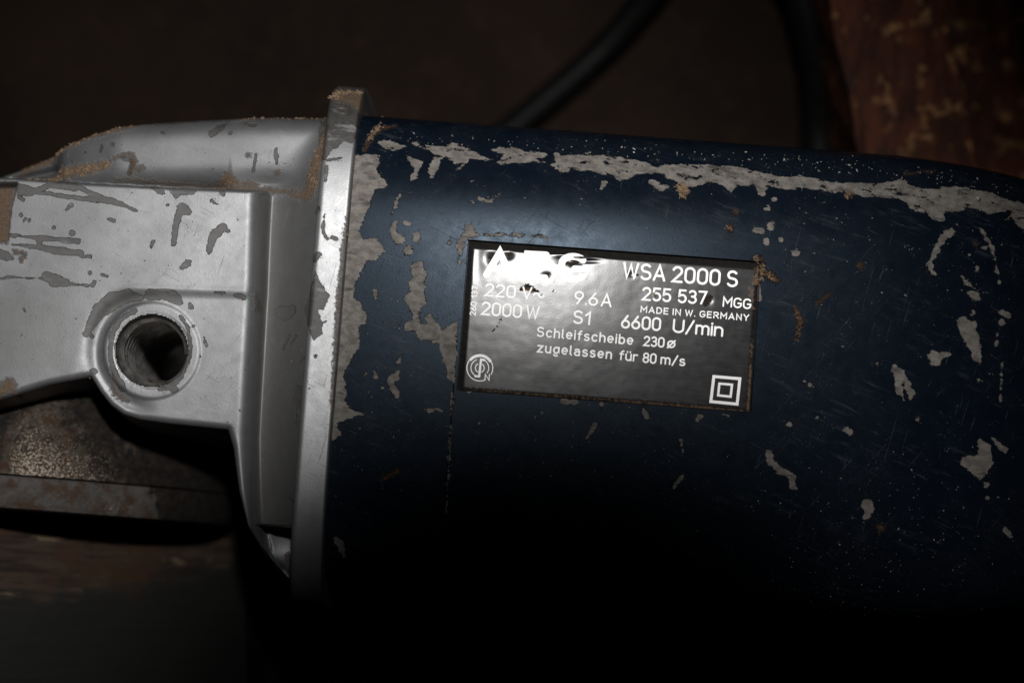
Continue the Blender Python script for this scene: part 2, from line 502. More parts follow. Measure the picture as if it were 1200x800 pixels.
# nameplate rectangle in the tool frame
cs = [loc(u, v, ZF - 0.0007) for u, v in ((548, 282), (890, 306), (881, 485), (536, 456))]
PX0 = (cs[0][0] + cs[3][0]) / 2; PX1 = (cs[1][0] + cs[2][0]) / 2
PY1 = (cs[0][1] + cs[1][1]) / 2; PY0 = (cs[2][1] + cs[3][1]) / 2
PX0, PX1, PY0, PY1 = map(float, (PX0, PX1, PY0, PY1))
RECESS = 0.0014
PLZ = ZF - 0.0008             # printed surface of the nameplate
xt0 = float(loc(1020, 400, ZF)[0])
def taper(x):
    t = np.clip((x - xt0) / 0.045, 0, None)
    return 1 - 0.125 * t ** 2
def superell(phi, a, b, n):
    c, s = np.cos(phi), np.sin(phi)
    r = (np.abs(c / a) ** n + np.abs(s / b) ** n) ** (-1 / n)
    return r * c, r * s
def ring_profile(a, b, n, fine, coarse, extra=()):
    """closed outline, finely sampled on the upper side; returns (y, z)"""
    ph = np.linspace(-math.pi, math.pi, 20001)
    y, z = superell(ph, a, b, n)
    L = np.concatenate([[0], np.cumsum(np.hypot(np.diff(y), np.diff(z)))])
    st = [0.0]
    while st[-1] < L[-1]:
        zz = np.interp(st[-1], L, z)
        yy = np.interp(st[-1], L, y)
        st.append(st[-1] + (fine if zz > -0.004 else coarse))
    st = [s for s in st if s < L[-1] - 1e-5]
    up = (ph > 0.3) & (ph < math.pi - 0.3)
    for e in extra:
        st.append(float(np.interp(-e, -y[up], L[up])))
    st = sorted(set(st))
    st = np.array(st)
    return np.interp(st, L, y), np.interp(st, L, z)
EPS = 0.00004
ey = [PY0 - yc - EPS, PY0 - yc + EPS, PY1 - yc - EPS, PY1 - yc + EPS]
# thin parting groove running down from the plate's lower left corner
GX = PX0 - 0.0006
xs = list(np.arange(X_FL - 0.001, float(loc(1215, 400, ZF)[0]), 0.00032)) + list(np.linspace(float(loc(1220, 400, ZF)[0]), X_END, 60))
xs += [PX0 - EPS, PX0 + EPS, PX1 - EPS, PX1 + EPS, GX - 0.00012, GX, GX + 0.00012]
xs = np.array(sorted(xs))
py_, pz_ = ring_profile(HA, HB, NEXP, 0.00032, 0.003, ey)
T = taper(xs)
T = np.clip(T, 0.25, 1)
Yh = yc + py_[None, :] * T[:, None]
Zh = ZC + pz_[None, :] * T[:, None]
Xh = np.repeat(xs[:, None], len(py_), 1)
# shallow dishing and hand-made unevenness of the casting
upm = pz_[None, :] > 0
inside = (Xh > PX0) & (Xh < PX1) & (Yh > PY0) & (Yh < PY1) & upm
Zh = np.where(inside, ZF - RECESS, Zh)
groove = (np.abs(Xh - GX) < 0.00005) & (Yh < PY0 + 0.001) & (Yh > yc - HA * 0.93) & upm
Zh = np.where(groove, Zh - 0.00035, Zh)
V = np.stack([Xh, Yh, Zh], -1).reshape(-1, 3)
nxs, nys = len(xs), len(py_)
F = grid_faces(nxs, nys, wrap_v=True).tolist()
F.append(tuple(range((nxs - 1) * nys, nxs * nys))[::-1])
housing = mesh_obj('motor_housing', V, F, mat_blue, root)
sharpen(housing, 40)

P_ = lambda *a: ('p', list(a))
Q_ = lambda *a: ('q', list(a))
S_ = lambda r, *a: ('s', list(a), r)
chips = [
    # worn band along the flange
    P_((380, 180), (427, 180), (436, 180), (446, 184), (441, 200), (455, 217), (439, 225), (431, 245), (421, 272), (426, 282), (442, 278), (447, 288), (452, 296),
       (440, 306), (430, 306), (417, 330), (416, 347), (430, 367), (429, 380), (420, 382), (424, 405), (410, 425), (404, 442), (406, 455),
       (404, 470), (412, 480), (426, 486), (406, 492), (396, 496), (401, 509), (394, 516), (380, 516)),
    S_([3, 5, 2], (393, 630), (398, 640), (402, 650)),
    P_((439, 166), (449, 162), (475, 171), (467, 175), (447, 171)),
    Q_((480, 166), (510, 172), (530, 166), (550, 172), (565, 182), (580, 186), (550, 186), (542, 197), (534, 199), (530, 187), (512, 180), (497, 175)),
    Q_((575, 172), (605, 171), (620, 177), (642, 179), (630, 185), (640, 190), (605, 191), (580, 191), (590, 182)),
    Q_((645, 192), (660, 204), (667, 197), (690, 200), (690, 175), (670, 182), (672, 190), (652, 189)),
    P_((474, 180), (485, 186), (497, 189), (490, 205), (482, 215), (480, 212), (486, 197), (477, 187)),
    P_((505, 186), (517, 185), (512, 202), (506, 209), (500, 202)),
    P_((457, 265), (465, 260), (464, 272), (474, 280), (475, 287), (464, 288), (458, 276)),
    P_((484, 275), (491, 272), (492, 282), (489, 286), (484, 281)),
    S_(5.5, (478.5, 294.5)),
    S_([2.5, 2], (477, 263), (479, 263)),
    P_((482, 313), (488, 305), (495, 306), (498, 318), (501, 325), (497, 332), (499, 345), (499, 357), (494, 361), (491, 368), (492, 377), (500, 380), (499, 372),
       (503, 368), (508, 374), (515, 380), (519, 385), (528, 381), (537, 376), (536, 400), (534, 440), (532, 452), (524, 440), (521, 428),
       (517, 412), (512, 402), (500, 398), (493, 402), (489, 396), (486, 391), (474, 386), (476, 380), (484, 376), (485, 369), (476, 356), (475, 350),
       (480, 342), (476, 333), (482, 326)),
    S_([2.5, 3.5, 2.5], (440, 343), (439.5, 346), (441, 351)),
    S_(2, (451, 379)), S_([2.5, 3, 1.5], (470, 418), (467, 424), (463, 427)), S_([1, 1], (483, 414), (486, 420)),
    S_(2, (429, 438)), S_([2, 3.5], (438, 435), (441, 439)), S_([3.5, 4], (466, 437), (464, 441)), S_([2.5, 3, 3.5, 2], (458, 440), (457, 448), (462, 457), (466, 464)),
    S_(2, (441, 433)), S_(2, (448, 455)), S_(1.5, (433, 460)), S_([3, 1.5], (502, 480), (520, 482)),
    # along the plate edge
    P_((546, 266), (552, 265), (558, 272), (553, 279), (545, 284), (541, 300), (540, 312), (536, 306), (537, 296), (535, 290), (540, 280)),
    S_(2.5, (526, 286)), S_([1.5, 2, 1], (560, 275), (600, 276), (640, 279)),
    # long ridge along the upper edge
    Q_((650, 177), (675, 182), (695, 180), (732, 181), (755, 189), (767, 194), (790, 191), (837, 191), (857, 192), (900, 202), (912, 207),
       (942, 205), (975, 212), (1005, 214), (1030, 215), (1055, 209), (1070, 215), (1095, 222), (1107, 217), (1137, 217), (1175, 227), (1230, 245),
       (1230, 290), (1197, 268), (1185, 245), (1160, 249), (1140, 242), (1125, 247), (1107, 247), (1107, 257), (1100, 260), (1085, 250), (1065, 245),
       (1062, 236), (1045, 230), (1017, 231), (1000, 225), (950, 222), (897, 220), (896, 229), (890, 229), (885, 219), (862, 217), (857, 226),
       (845, 217), (830, 214), (812, 220), (785, 209), (767, 202), (742, 204), (737, 209), (722, 212), (697, 201), (669, 197), (665, 202), (650, 199)),
    S_([3, 4, 2], (764, 214), (775, 219), (785, 218)), S_([3, 1.5], (708, 216), (704, 222)),
    P_((1115, 267), (1122, 274), (1110, 279), (1100, 295), (1091, 309), (1099, 325), (1090, 322), (1085, 310), (1092, 295), (1102, 275)),
    S_([1.5, 2.5, 1.5, 1], (1150, 268), (1160, 282), (1166, 300), (1172, 330)), S_([1, 1.5], (1136, 298), (1156, 290)), S_([2, 2.5], (1145, 312), (1145, 316)),
    S_([2, 2.5, 2], (1127, 325), (1135, 333), (1142, 338)),
    P_((1121, 377), (1126, 370), (1144, 377), (1144, 387), (1151, 402), (1152, 415), (1150, 425), (1140, 420), (1135, 405), (1126, 395)),
    P_((1085, 419), (1092, 410), (1114, 415), (1100, 427), (1092, 427)),
    P_((1045, 437), (1047, 427), (1060, 435), (1072, 462), (1065, 472), (1061, 455), (1057, 447), (1055, 455), (1061, 472), (1057, 470), (1050, 457)),
    P_((1132, 340), (1147, 342), (1150, 355), (1140, 352)),
    S_([5, 4], (1176, 365), (1182, 368)), S_(4, (1174, 377)), S_([2, 1], (1170, 390), (1168, 404)), S_([1.2, 1.2], (1175, 425), (1173, 470)), S_(3, (1141, 366)),
    S_(2.2, (1027, 427)), S_(2.2, (1075, 491)), S_(2.4, (925, 497)), S_([3, 3.5], (991, 503), (995, 507)), S_(2.2, (1001, 515)), S_(1.6, (986, 406)),
    S_(2, (1147, 445)), S_(2, (948, 452)), S_(1.6, (942, 447)), S_(1.8, (957, 490)),
    P_((1126, 535), (1146, 532), (1147, 512), (1161, 520), (1165, 542), (1160, 552), (1149, 561), (1137, 552), (1126, 542)),
    P_((1164, 513), (1181, 525), (1181, 533), (1172, 527)),
    P_((895, 524), (903, 528), (907, 541), (920, 549), (932, 560), (933, 572), (925, 570), (922, 560), (907, 551), (898, 540)),
    S_([5, 6, 4], (1015, 590), (1018, 597), (1014, 604)), S_(2.5, (1157, 568)), S_(2, (1158, 583)), S_([4, 3], (1180, 620), (1186, 626)),
    S_([2, 2.5, 1.5], (697, 498), (692, 506), (686, 514)), S_([2, 1], (797, 516), (800, 530)), S_([1.4, 1.4], (800, 556), (786, 576)),
    # beside and below the plate
    S_([3, 2], (890, 350), (885, 300)), S_([3.5, 2], (660, 470), (675, 472)), S_([2, 2.5], (704, 474), (706, 478)), S_(2.5, (550, 459)), S_([3, 2], (820, 487), (816, 493)),
    S_([2.5, 3], (755, 483), (757, 487)), S_([2, 1.5], (846, 486), (852, 487)), S_(1.8, (636, 485)), S_(1.8, (562, 495)), S_(2, (628, 488)),
    S_(4, (900, 244)), S_(5, (902, 265)), S_([3, 3.5], (884, 269), (891, 271)), S_(4.5, (899, 284)), S_(5, (932, 296)), S_(2.5, (907, 234)), S_(2.5, (914, 281)),
    S_([1, 1], (530, 462), (523, 600)),
    S_([1, 0.6], (550, 238), (577, 230)), S_([0.6, 0.9, 0.7], (540, 240), (575, 236), (594, 222)), S_([0.8, 0.8], (460, 250), (470, 225)),
]
hd = [S_([1.5, 2.5, 2, 1], (427, 176), (433, 158), (444, 148), (462, 143)), S_(3.5, (862, 249)), S_(3, (855, 268)), S_([5, 4], (887, 305), (893, 320)), S_([4, 3], (900, 322), (910, 330)), S_(5, (995, 226)),
      S_([2, 3.2, 1.2], (932, 362), (938, 378), (932, 398)), S_([1.2, 1.2], (956, 356), (972, 344)), S_(4, (1007, 312)), S_(3, (1143, 285)), S_(4, (1031, 618)),
      S_([2.5, 2], (466, 552), (448, 562)), S_([0.6, 0.6], (1060, 202), (1100, 196))]
def attrs(o, ch, di, nz_min=0.12):
    me = o.data
    n = len(me.vertices)
    co = np.empty(n * 3); me.vertices.foreach_get('co', co); co = co.reshape(-1, 3)
    no = np.empty(n * 3); me.vertices.foreach_get('normal', no); no = no.reshape(-1, 3)
    u, v = ref(co[:, 0], co[:, 1])
    P = np.stack([u, v], 1)
    ok = (co[:, 2] > ZC - 0.01)
    c = np.where(ok, field(P, ch), -4.0) * PXMM
    d = np.where(ok, field(P, di, 12.0), -8.0) * PXMM
    set_attr(o, 'chip', c); set_attr(o, 'dirt', d)
attrs(housing, chips, hd)
print('housing', len(V))

# ------------------------------------------------------------------ nameplate
def frame_pt(u, v):
    a, b = loc(u, v, PLZ)
    return np.array([float(a), float(b)])
gap = 0.00035
npx, npy = 200, 110
gx = np.linspace(PX0 + 0.0007, PX1 - 0.0003, npx); gy = np.linspace(PY0 + 0.00015, PY1 - 0.0011, npy)
gap_shade = mesh_obj('plate_gap_shade', [(PX0 + 0.0001, PY0 + 0.0001, ZF - RECESS + 0.00005), (PX1 - 0.0001, PY0 + 0.0001, ZF - RECESS + 0.00005), (PX1 - 0.0001, PY1 - 0.0001, ZF - RECESS + 0.00005), (PX0 + 0.0001, PY1 - 0.0001, ZF - RECESS + 0.00005)], [(0, 1, 2, 3)], mat_gap, root, smooth=False)  # dark sheet that paints the recess shadow around the plate
GXX, GYY = np.meshgrid(gx, gy, indexing='ij')
uu, vv = ref(GXX.ravel(), GYY.ravel())
PP = np.stack([uu, vv], 1)
zz = np.full(len(uu), PLZ)
def bumpf(c, r, h):
    d = np.linalg.norm((PP - np.array(c)) / np.array(r), axis=1)
    return h * np.exp(-d * d)
dn_ = 0
dn_ += bumpf((576, 303), (6, 6), -0.00045) + bumpf((596, 300), (5, 4), -0.0004) + bumpf((560, 300), (9, 26), -0.00025) + bumpf((640, 323), (4, 3), -0.00025)
dn_ += bumpf((665, 305), (12, 4), -0.0004) + bumpf((678, 302), (14, 2.2), 0.00045) + bumpf((690, 306), (12, 2), -0.0003) + bumpf((675, 310), (6, 3), -0.0004) + bumpf((660, 298), (9, 2.0), 0.0003)
dn_ += bumpf((740, 322), (4, 3), -0.0002) + bumpf((830, 352), (4, 4), -0.0003)
zz += 0.28 * dn_
e = np.minimum(np.minimum(GXX - gx[0], gx[-1] - GXX), np.minimum(GYY - gy[0], gy[-1] - GYY)).ravel()
zz -= 0.00012 * np.clip(1 - e / 0.0006, 0, 1) ** 2
Vp = np.stack([GXX.ravel(), GYY.ravel(), zz], 1)
Fp = grid_faces(npx, npy).tolist()
rim = [i * npy for i in range(npx)] + [(npx - 1) * npy + j for j in range(1, npy)] + [i * npy + npy - 1 for i in range(npx - 2, -1, -1)] + list(range(npy - 2, 0, -1))
base_n = len(Vp)
skirt = [(Vp[i][0], Vp[i][1], ZF - RECESS + 0.00010) for i in rim]
Vp = np.vstack([Vp, np.array(skirt)])
m_ = len(rim)
for i in range(m_):
    j = (i + 1) % m_
    Fp.append((rim[i], base_n + i, base_n + j, rim[j]))
plate = mesh_obj('nameplate', Vp, Fp, mat_plate, root)
plate['label'] = 'black rating plate with white print and a bright flash glare'
sharpen(plate, 50)
u2, v2 = ref(Vp[:, 0], Vp[:, 1])
P2 = np.stack([u2, v2], 1)
set_attr(plate, 'dirt', field(P2, [S_([5, 3, 4], (886, 306), (889, 318), (885, 332)), S_([3, 2], (880, 340), (882, 352)), S_([1.5, 2, 2.5, 3.5], (545, 455), (640, 463), (780, 474), (876, 484)),
                                   S_([3, 2.5, 2], (877, 480), (879, 440), (882, 400)), S_([2.5, 3], (766, 344), (768, 347)), S_([2.5, 2], (882, 360), (880, 357)),
                                   S_(2.5, (679, 411)), S_([2, 3], (614, 338), (622, 341))], 12) * PXMM)
set_attr(plate, 'chip', field(P2, [S_([2.5, 4, 2.5, 1], (611, 339), (618, 336), (626, 340), (634, 345)), S_([1.6, 2.4, 1.2], (643, 321), (639, 325), (637, 325)), S_(1.6, (648, 340)), S_(0.9, (649, 331)),
                                   S_([3, 2.5], (575, 302), (577, 306)), S_([2.8, 2.4], (596, 299), (599, 298)), S_(1.8, (582, 309)), S_([1.5, 2.5, 1.5], (661, 307), (673, 310), (683, 305)),
                                   S_([1.2, 1.4, 1], (680, 303), (686, 299), (692, 298)), S_([3.4, 3, 2.2], (832, 349), (829, 354), (826, 358)), S_([1.5, 1.2], (747, 322), (745, 323)),
                                   S_([0.7, 0.8, 0.6], (588, 372), (584, 382), (577, 388))], 10) * PXMM)

# ---- stroke lettering (round engraving style)
def arc(cx, cy, rx, ry, a0, a1, n=10):
    return [(cx + rx * math.cos(math.radians(a0 + (a1 - a0) * i / n)), cy + ry * math.sin(math.radians(a0 + (a1 - a0) * i / n))) for i in range(n + 1)]
def ring(cx, cy, rx, ry, n=20):
    return arc(cx, cy, rx, ry, 90, 450, n)
def stad(w, h=1.0, y0=0.0):
    r = w / 2
    p = arc(r, y0 + h - r, r, r, 180, 0, 10) + arc(r, y0 + r, r, r, 0, -180, 10)
    return p + [p[0]]
G = {
 '0': (.56, [stad(.56)]),
 '1': (.30, [[(0, .72), (.28, 1), (.28, 0)]]),
 '2': (.56, [arc(.28, .73, .27, .27, 165, -35, 12) + [(0.0, 0), (.57, 0)]]),
 '3': (.54, [arc(.26, .76, .24, .24, 150, -80, 11) + [(.22, .53)], [(.22, .53)] + arc(.26, .27, .28, .27, 85, -150, 12)]),
 '5': (.54, [[(.50, 1), (.06, 1), (.03, .52)] + arc(.26, .31, .28, .31, 125, -150, 13)]),
 '6': (.56, [[(.40, 1), (.06, .44)], ring(.28, .29, .28, .29)]),
 '7': (.54, [[(0, 1), (.54, 1), (.18, 0)]]),
 '8': (.56, [ring(.28, .76, .24, .24), ring(.28, .27, .28, .27)]),
 '9': (.56, [[(.16, 0), (.50, .56)], ring(.28, .71, .28, .29)]),
 'A': (.66, [[(0, 0), (.33, 1), (.66, 0)], [(.12, .30), (.54, .30)]]),
 'D': (.60, [[(0, 0), (0, 1), (.26, 1)] + arc(.26, .5, .34, .5, 90, -90, 12) + [(0, 0)]]),
 'E': (.50, [[(.50, 1), (0, 1), (0, 0), (.50, 0)], [(0, .52), (.44, .52)]]),
 'G': (.62, [arc(.32, .68, .31, .32, 35, 180, 9) + arc(.32, .32, .31, .32, 180, 360, 10) + [(.63, .46), (.36, .46)]]),
 'I': (.0, [[(0, 0), (0, 1)]]),
 'M': (.72, [[(0, 0), (0, 1), (.36, .38), (.72, 1), (.72, 0)]]),
 'N': (.58, [[(0, 0), (0, 1), (.58, 0), (.58, 1)]]),
 'R': (.56, [[(0, 0), (0, 1), (.30, 1)] + arc(.30, .74, .25, .26, 90, -90, 9) + [(0, .48)], [(.28, .48), (.57, 0)]]),
 'S': (.58, [arc(.29, .75, .27, .25, 35, 235, 10) + arc(.29, .26, .29, .26, 60, -150, 12)]),
 'U': (.60, [[(0, 1), (0, .30)] + arc(.30, .30, .30, .30, 180, 360, 12) + [(.60, 1)]]),
 'V': (.62, [[(0, 1), (.31, 0), (.62, 1)]]),
 'W': (.88, [[(0, 1), (.21, 0), (.44, .92), (.67, 0), (.88, 1)]]),
 'Y': (.62, [[(0, 1), (.31, .46), (.62, 1)], [(.31, .46), (.31, 0)]]),
 'a': (.46, [arc(.22, .48, .22, .22, 150, 0, 8) + [(.44, 0)], [(.44, .42)] + arc(.22, .21, .22, .21, 90, 270, 10) + [(.44, .06)]]),
 'b': (.48, [[(0, 1), (0, 0)], ring(.24, .34, .24, .34)]),
 'c': (.44, [arc(.25, .35, .25, .35, 45, 315, 14)]),
 'e': (.48, [arc(.24, .36, .24, .34, 0, 310, 15), [(0.04, .36), (.44, .36)]]),
 'f': (.32, [[(.12, 0), (.12, .78)] + arc(.32, .78, .20, .22, 180, 90, 5), [(0, .66), (.30, .66)]]),
 'g': (.48, [ring(.24, .36, .24, .33), [(.48, .70), (.48, -.08)] + arc(.24, -.06, .24, .22, 0, -150, 8)]),
 'h': (.46, [[(0, 1), (0, 0)], [(0, .42)] + arc(.23, .46, .23, .24, 170, 0, 8) + [(.46, 0)]]),
 'i': (.0, [[(0, 0), (0, .70)], [(0, .92), (0, .97)]]),
 'l': (.10, [[(0, 1), (0, .10), (.10, 0)]]),
 'm': (.76, [[(0, .70), (0, 0)], [(0, .44)] + arc(.19, .50, .19, .20, 170, 0, 8) + [(.38, 0)], [(.38, .44)] + arc(.57, .50, .19, .20, 170, 0, 8) + [(.76, 0)]]),
 'n': (.46, [[(0, .70), (0, 0)], [(0, .42)] + arc(.23, .46, .23, .24, 170, 0, 8) + [(.46, 0)]]),
 'r': (.30, [[(0, .70), (0, 0)], [(0, .42)] + arc(.22, .46, .22, .24, 170, 60, 6)]),
 's': (.42, [arc(.21, .53, .19, .17, 40, 240, 8) + arc(.21, .19, .21, .19, 65, -150, 10)]),
 'u': (.46, [[(0, .70), (0, .24)] + arc(.23, .24, .23, .24, 180, 360, 9), [(.46, .70), (.46, 0)]]),
 'z': (.44, [[(0, .70), (.44, .70), (0, 0), (.46, 0)]]),
 '.': (.0, [[(0, 0), (0, .04)]]),
 '/': (.42, [[(0, -.08), (.42, 1.04)]]),
 '~': (.62, [arc(.16, .34, .16, .17, 180, 0, 8) + arc(.47, .34, .15, .17, 180, 360, 8)]),
 'O/': (.62, [ring(.31, .40, .29, .33), [(.02, .0), (.60, .80)]]),
}
G['ü'] = (.46, G['u'][1] + [[(.10, .92), (.10, .97)], [(.36, .92), (.36, .97)]])
G['Ø'] = G['O/']
def ribbon(pts, hw, z, V, F, closed=False):
    """flat stroke with round ends"""
    P = [np.array(p, float) for p in pts]
    Q = [P[0]]
    for p in P[1:]:
        if np.linalg.norm(p - Q[-1]) > 1e-7: Q.append(p)
    P = Q; n = len(P)
    if n < 2: return
    closed = np.linalg.norm(P[0] - P[-1]) < 1e-6
    if closed: P = P[:-1]; n -= 1
    L, R = [], []
    for i in range(n):
        a = P[i - 1] if (i > 0 or closed) else None
        b = P[(i + 1) % n] if (i < n - 1 or closed) else None
        d1 = (P[i] - a) / np.linalg.norm(P[i] - a) if a is not None else None
        d2 = (b - P[i]) / np.linalg.norm(b - P[i]) if b is not None else None
        if d1 is None: d1 = d2
        if d2 is None: d2 = d1
        n1 = np.array([-d1[1], d1[0]]); n2 = np.array([-d2[1], d2[0]])
        m = n1 + n2
        lm = np.linalg.norm(m)
        m = n1 if lm < 1e-3 else m / lm
        s = min(1 / max(m @ n1, 0.45), 2.2)
        L.append(P[i] + m * hw * s); R.append(P[i] - m * hw * s)
    b0 = len(V)
    for i in range(n):
        V.append((*L[i], z)); V.append((*R[i], z))
    for i in range(n if closed else n - 1):
        j = (i + 1) % n
        F.append((b0 + 2 * i, b0 + 2 * i + 1, b0 + 2 * j + 1, b0 + 2 * j))
    if not closed:
        for end, (p, q, i) in enumerate(((P[0], P[1], 0), (P[-1], P[-2], n - 1))):
            d = (p - q) / np.linalg.norm(p - q)
            nn = (L[i] - R[i]) / np.linalg.norm(L[i] - R[i]); hh = np.linalg.norm(L[i] - R[i]) / 2
            c = len(V)
            for k in range(1, 6):
                a = math.pi * k / 6
                V.append((*(p + hh * (math.cos(a) * nn + math.sin(a) * d)), z))
            f = [b0 + 2 * i] + list(range(c, c + 5)) + [b0 + 2 * i + 1]
            F.append(tuple(f))
def lettering(text, p0, p1, h, weight=0.15, gap_=0.24, space=0.42, zoff=0.0, label=None):
    a = frame_pt(*p0); b = frame_pt(*p1)
    hm = h * 0.0001612
    ax = (b - a); Ltot = np.linalg.norm(ax); ax /= Ltot
    up = np.array([-ax[1], ax[0]])
    adv = 0; gl = []
    for ch in text:
        if ch == ' ':
            adv += space; continue
        wd, st = G[ch]
        gl.append((adv, st)); adv += wd + gap_
    adv -= gap_
    sx = Ltot / adv
    V, F = [], []
    z = PLZ + 0.00005 + zoff
    for i, (x0, st) in enumerate(gl):
        for j, s in enumerate(st):
            pts = [a + ax * ((x0 + x) * sx) + up * (y * hm) for x, y in s]
            ribbon(pts, hm * weight / 2, z + 0.000012 * j, V, F)
    for f in range(len(F)):
        pass
    o = mesh_obj('lettering', V, F, mat_print, plate, smooth=False)
    if label: o['label'] = label
    return o
lettering('AEG', (570, 322), (684, 328), 27, weight=0.30, gap_=0.42)
lettering('WSA 2000 S', (730.5, 325), (863, 335.5), 17, 0.16, space=0.30)
lettering('255 537', (753, 351), (827, 356), 14, 0.17)
lettering('MGG', (847.5, 358.5), (879, 361.5), 10.5, 0.18)
lettering('MADE IN W. GERMANY', (751, 365.5), (877, 375.5), 6.6, 0.21, gap_=0.34, space=0.34)
lettering('6600', (728.5, 383.5), (773, 387), 14, 0.17)
lettering('U/min', (789, 388.5), (846, 393.5), 14, 0.17, gap_=0.20)
lettering('220 V', (568.5, 346), (622, 350.5), 13.5, 0.15, space=0.34)
lettering('~', (625, 350), (637, 351), 13.5, 0.15)
lettering('9.6 A', (673.5, 355.5), (715.5, 359), 14, 0.15, space=0.10)
lettering('2000 W', (564.5, 368), (630.5, 373.5), 14, 0.16, space=0.20)
lettering('S1', (672, 378), (690.5, 380), 14, 0.16)
lettering('Schleifscheibe', (629.5, 393.5), (741, 403.5), 10.2, 0.18, gap_=0.30)
lettering('230', (754.5, 404.5), (777.5, 406.5), 10.5, 0.18)
lettering('Ø', (782, 407.2), (790.5, 408), 11, 0.18)
lettering('zugelassen', (630, 412), (716, 420), 10.2, 0.19, gap_=0.32)
lettering('für', (726, 421), (746, 423), 10.2, 0.18)
lettering('80', (753.5, 424), (768, 425.5), 10.5, 0.18)
lettering('m/s', (774.5, 425.8), (802, 428.2), 10.2, 0.18)
lettering('260 137', (557.0, 369.5), (559.8, 336), 6.2, 0.17, gap_=0.26, space=0.5)
# double-insulation squares
def band_poly(outer, width, name, z):
    V, F = [], []
    pts = [frame_pt(*p) for p in outer]
    ribbon(pts + [pts[0]], width * 0.000161 / 2, z, V, F)
    return V, F
V1, F1 = band_poly([(836.5, 441), (867, 443.6), (863.8, 473.3), (833, 470.3)], 3.4, 'x', PLZ + 0.00005)
V2, F2 = band_poly([(843, 449.3), (857.8, 450.6), (856.2, 464.6), (841.5, 463)], 2.7, 'x', PLZ + 0.00005)
V1 += V2
F1 += [tuple(i + len(V1) - len(V2) for i in f) for f in F2]
mesh_obj('insulation_symbol', V1, F1, mat_print, plate, smooth=False)
# round approval mark
V1, F1 = [], []
cc = frame_pt(562.3, 431); s_ = 0.0001612
Rr = 15.2 * s_
zq = PLZ + 0.00005
def cpt(p): return [cc + np.array([x * CY - y * -SY * -1, y]) * 0 + np.array([x, y]) * s_ for x, y in p]
ribbon(cpt(arc(0, 0, 15.2, 15.2, 150, 300, 16)), 0.55 * s_, zq, V1, F1)
ribbon(cpt(arc(0, 0, 15.2, 15.2, -25, 30, 8)), 0.55 * s_, zq, V1, F1)
ribbon(cpt(arc(0, 0, 14.6, 14.6, 38, 142, 12)), 1.6 * s_, zq, V1, F1)
ribbon(cpt(arc(0, 0, 10.4, 10.4, 115, 262, 12)), 0.5 * s_, zq, V1, F1)
ribbon(cpt(arc(0, 0, 10.4, 10.4, -30, 60, 9)), 0.5 * s_, zq, V1, F1)
ribbon(cpt(arc(0, 0, 5.2, 5.2, 120, 250, 9)), 0.55 * s_, zq, V1, F1)
ribbon(cpt(arc(0, 0, 5.2, 5.2, -65, 60, 9)), 0.55 * s_, zq, V1, F1)
ribbon(cpt([(4.5, 9.6), (0.6, 10), (0, -10), (-4.5, -10.0)]), 1.25 * s_, zq + 0.00001, V1, F1)
ribbon(cpt([(7, -13.5), (7, -7), (11.8, -13.5), (11.8, -7)]), 0.65 * s_, zq + 0.00002, V1, F1)
mesh_obj('approval_mark', V1, F1, mat_print, plate, smooth=False)

# ------------------------------------------------------------------ flange ring
FZC = 0.0535
FB = 0.0535
FA = float(loc(420, 105, 0.080)[1]) - yc
fy_, fz_ = ring_profile(FA, FB, 5.0, 0.0003, 0.002)
WF = 0.0060
prof = []                           # (x offset from motor side, inset)
for a in np.linspace(0, 90, 6):     # motor side rounding
    prof.append((-0.0005 * (1 - math.sin(math.radians(a)))*0 + -0.0005 * (1 - math.cos(math.radians(a))), 0.0005 * (1 - math.sin(math.radians(a)))))
prof = [(0.0, 0.006)] + prof
for x in np.arange(0.0008, WF - 0.0011, 0.0003):
    prof.append((-x, 0.0))
for a in np.linspace(0, 90, 7):
    prof.append((-WF + 0.0010 * (1 - math.sin(math.radians(a))), 0.0010 * (1 - math.cos(math.radians(a)))))
prof.append((-WF, 0.008))
rows = []
for (dx, ins) in prof:
    sx = (FA - ins) / FA; sz = (FB - ins) / FB
    rows.append(np.stack([np.full(len(fy_), X_FL + dx), yc + fy_ * sx, FZC + fz_ * sz], -1))
Vf = np.array(rows).reshape(-1, 3)
flange = mesh_obj('flange', Vf, grid_faces(len(prof), len(fy_), wrap_v=True), mat_flange, root)
flange['label'] = 'bright silver flange ring with chipped, dusty upper corner'
fl_chips = [
    P_((380, 90), (470, 90), (440, 158), (432, 162), (424, 160), (418, 166), (414, 172), (404, 168), (398, 178), (390, 180), (384, 192), (376, 192), (372, 150)),
    S_([2, 1.5], (386, 192), (402, 190)), S_([2.5, 2], (385, 200), (384, 216)), S_(4.5, (374, 250)), S_([1, 1.5, 1], (383, 255), (381, 275), (386, 285)),
    S_([3, 4], (376, 302), (372, 308)), S_(1.5, (393, 262)), S_([1.5, 2], (392, 282), (396, 284)),
    P_((372, 322), (380, 337), (389, 350), (382, 367), (376, 366), (381, 385), (380, 395), (371, 402), (360, 380), (356, 362), (365, 340)),
    S_(1.4, (373, 420)), S_([1, 1.4], (352, 425), (356, 420)), S_(1.6, (384, 380)),
]
fl_dirt = [P_((388, 96), (400, 100), (436, 102), (430, 118), (425, 135), (410, 122), (392, 116)), S_([3, 3], (384, 115), (392, 104)), S_([4, 5, 2], (446, 120), (440, 140), (428, 165)),
           S_([2, 1.8, 1.6, 1.4, 1], (425, 180), (417, 230), (406, 290), (399, 360), (392, 480)), S_([4, 5, 6, 4], (378, 170), (372, 190), (366, 210), (362, 228))]
attrs(flange, fl_chips, fl_dirt)

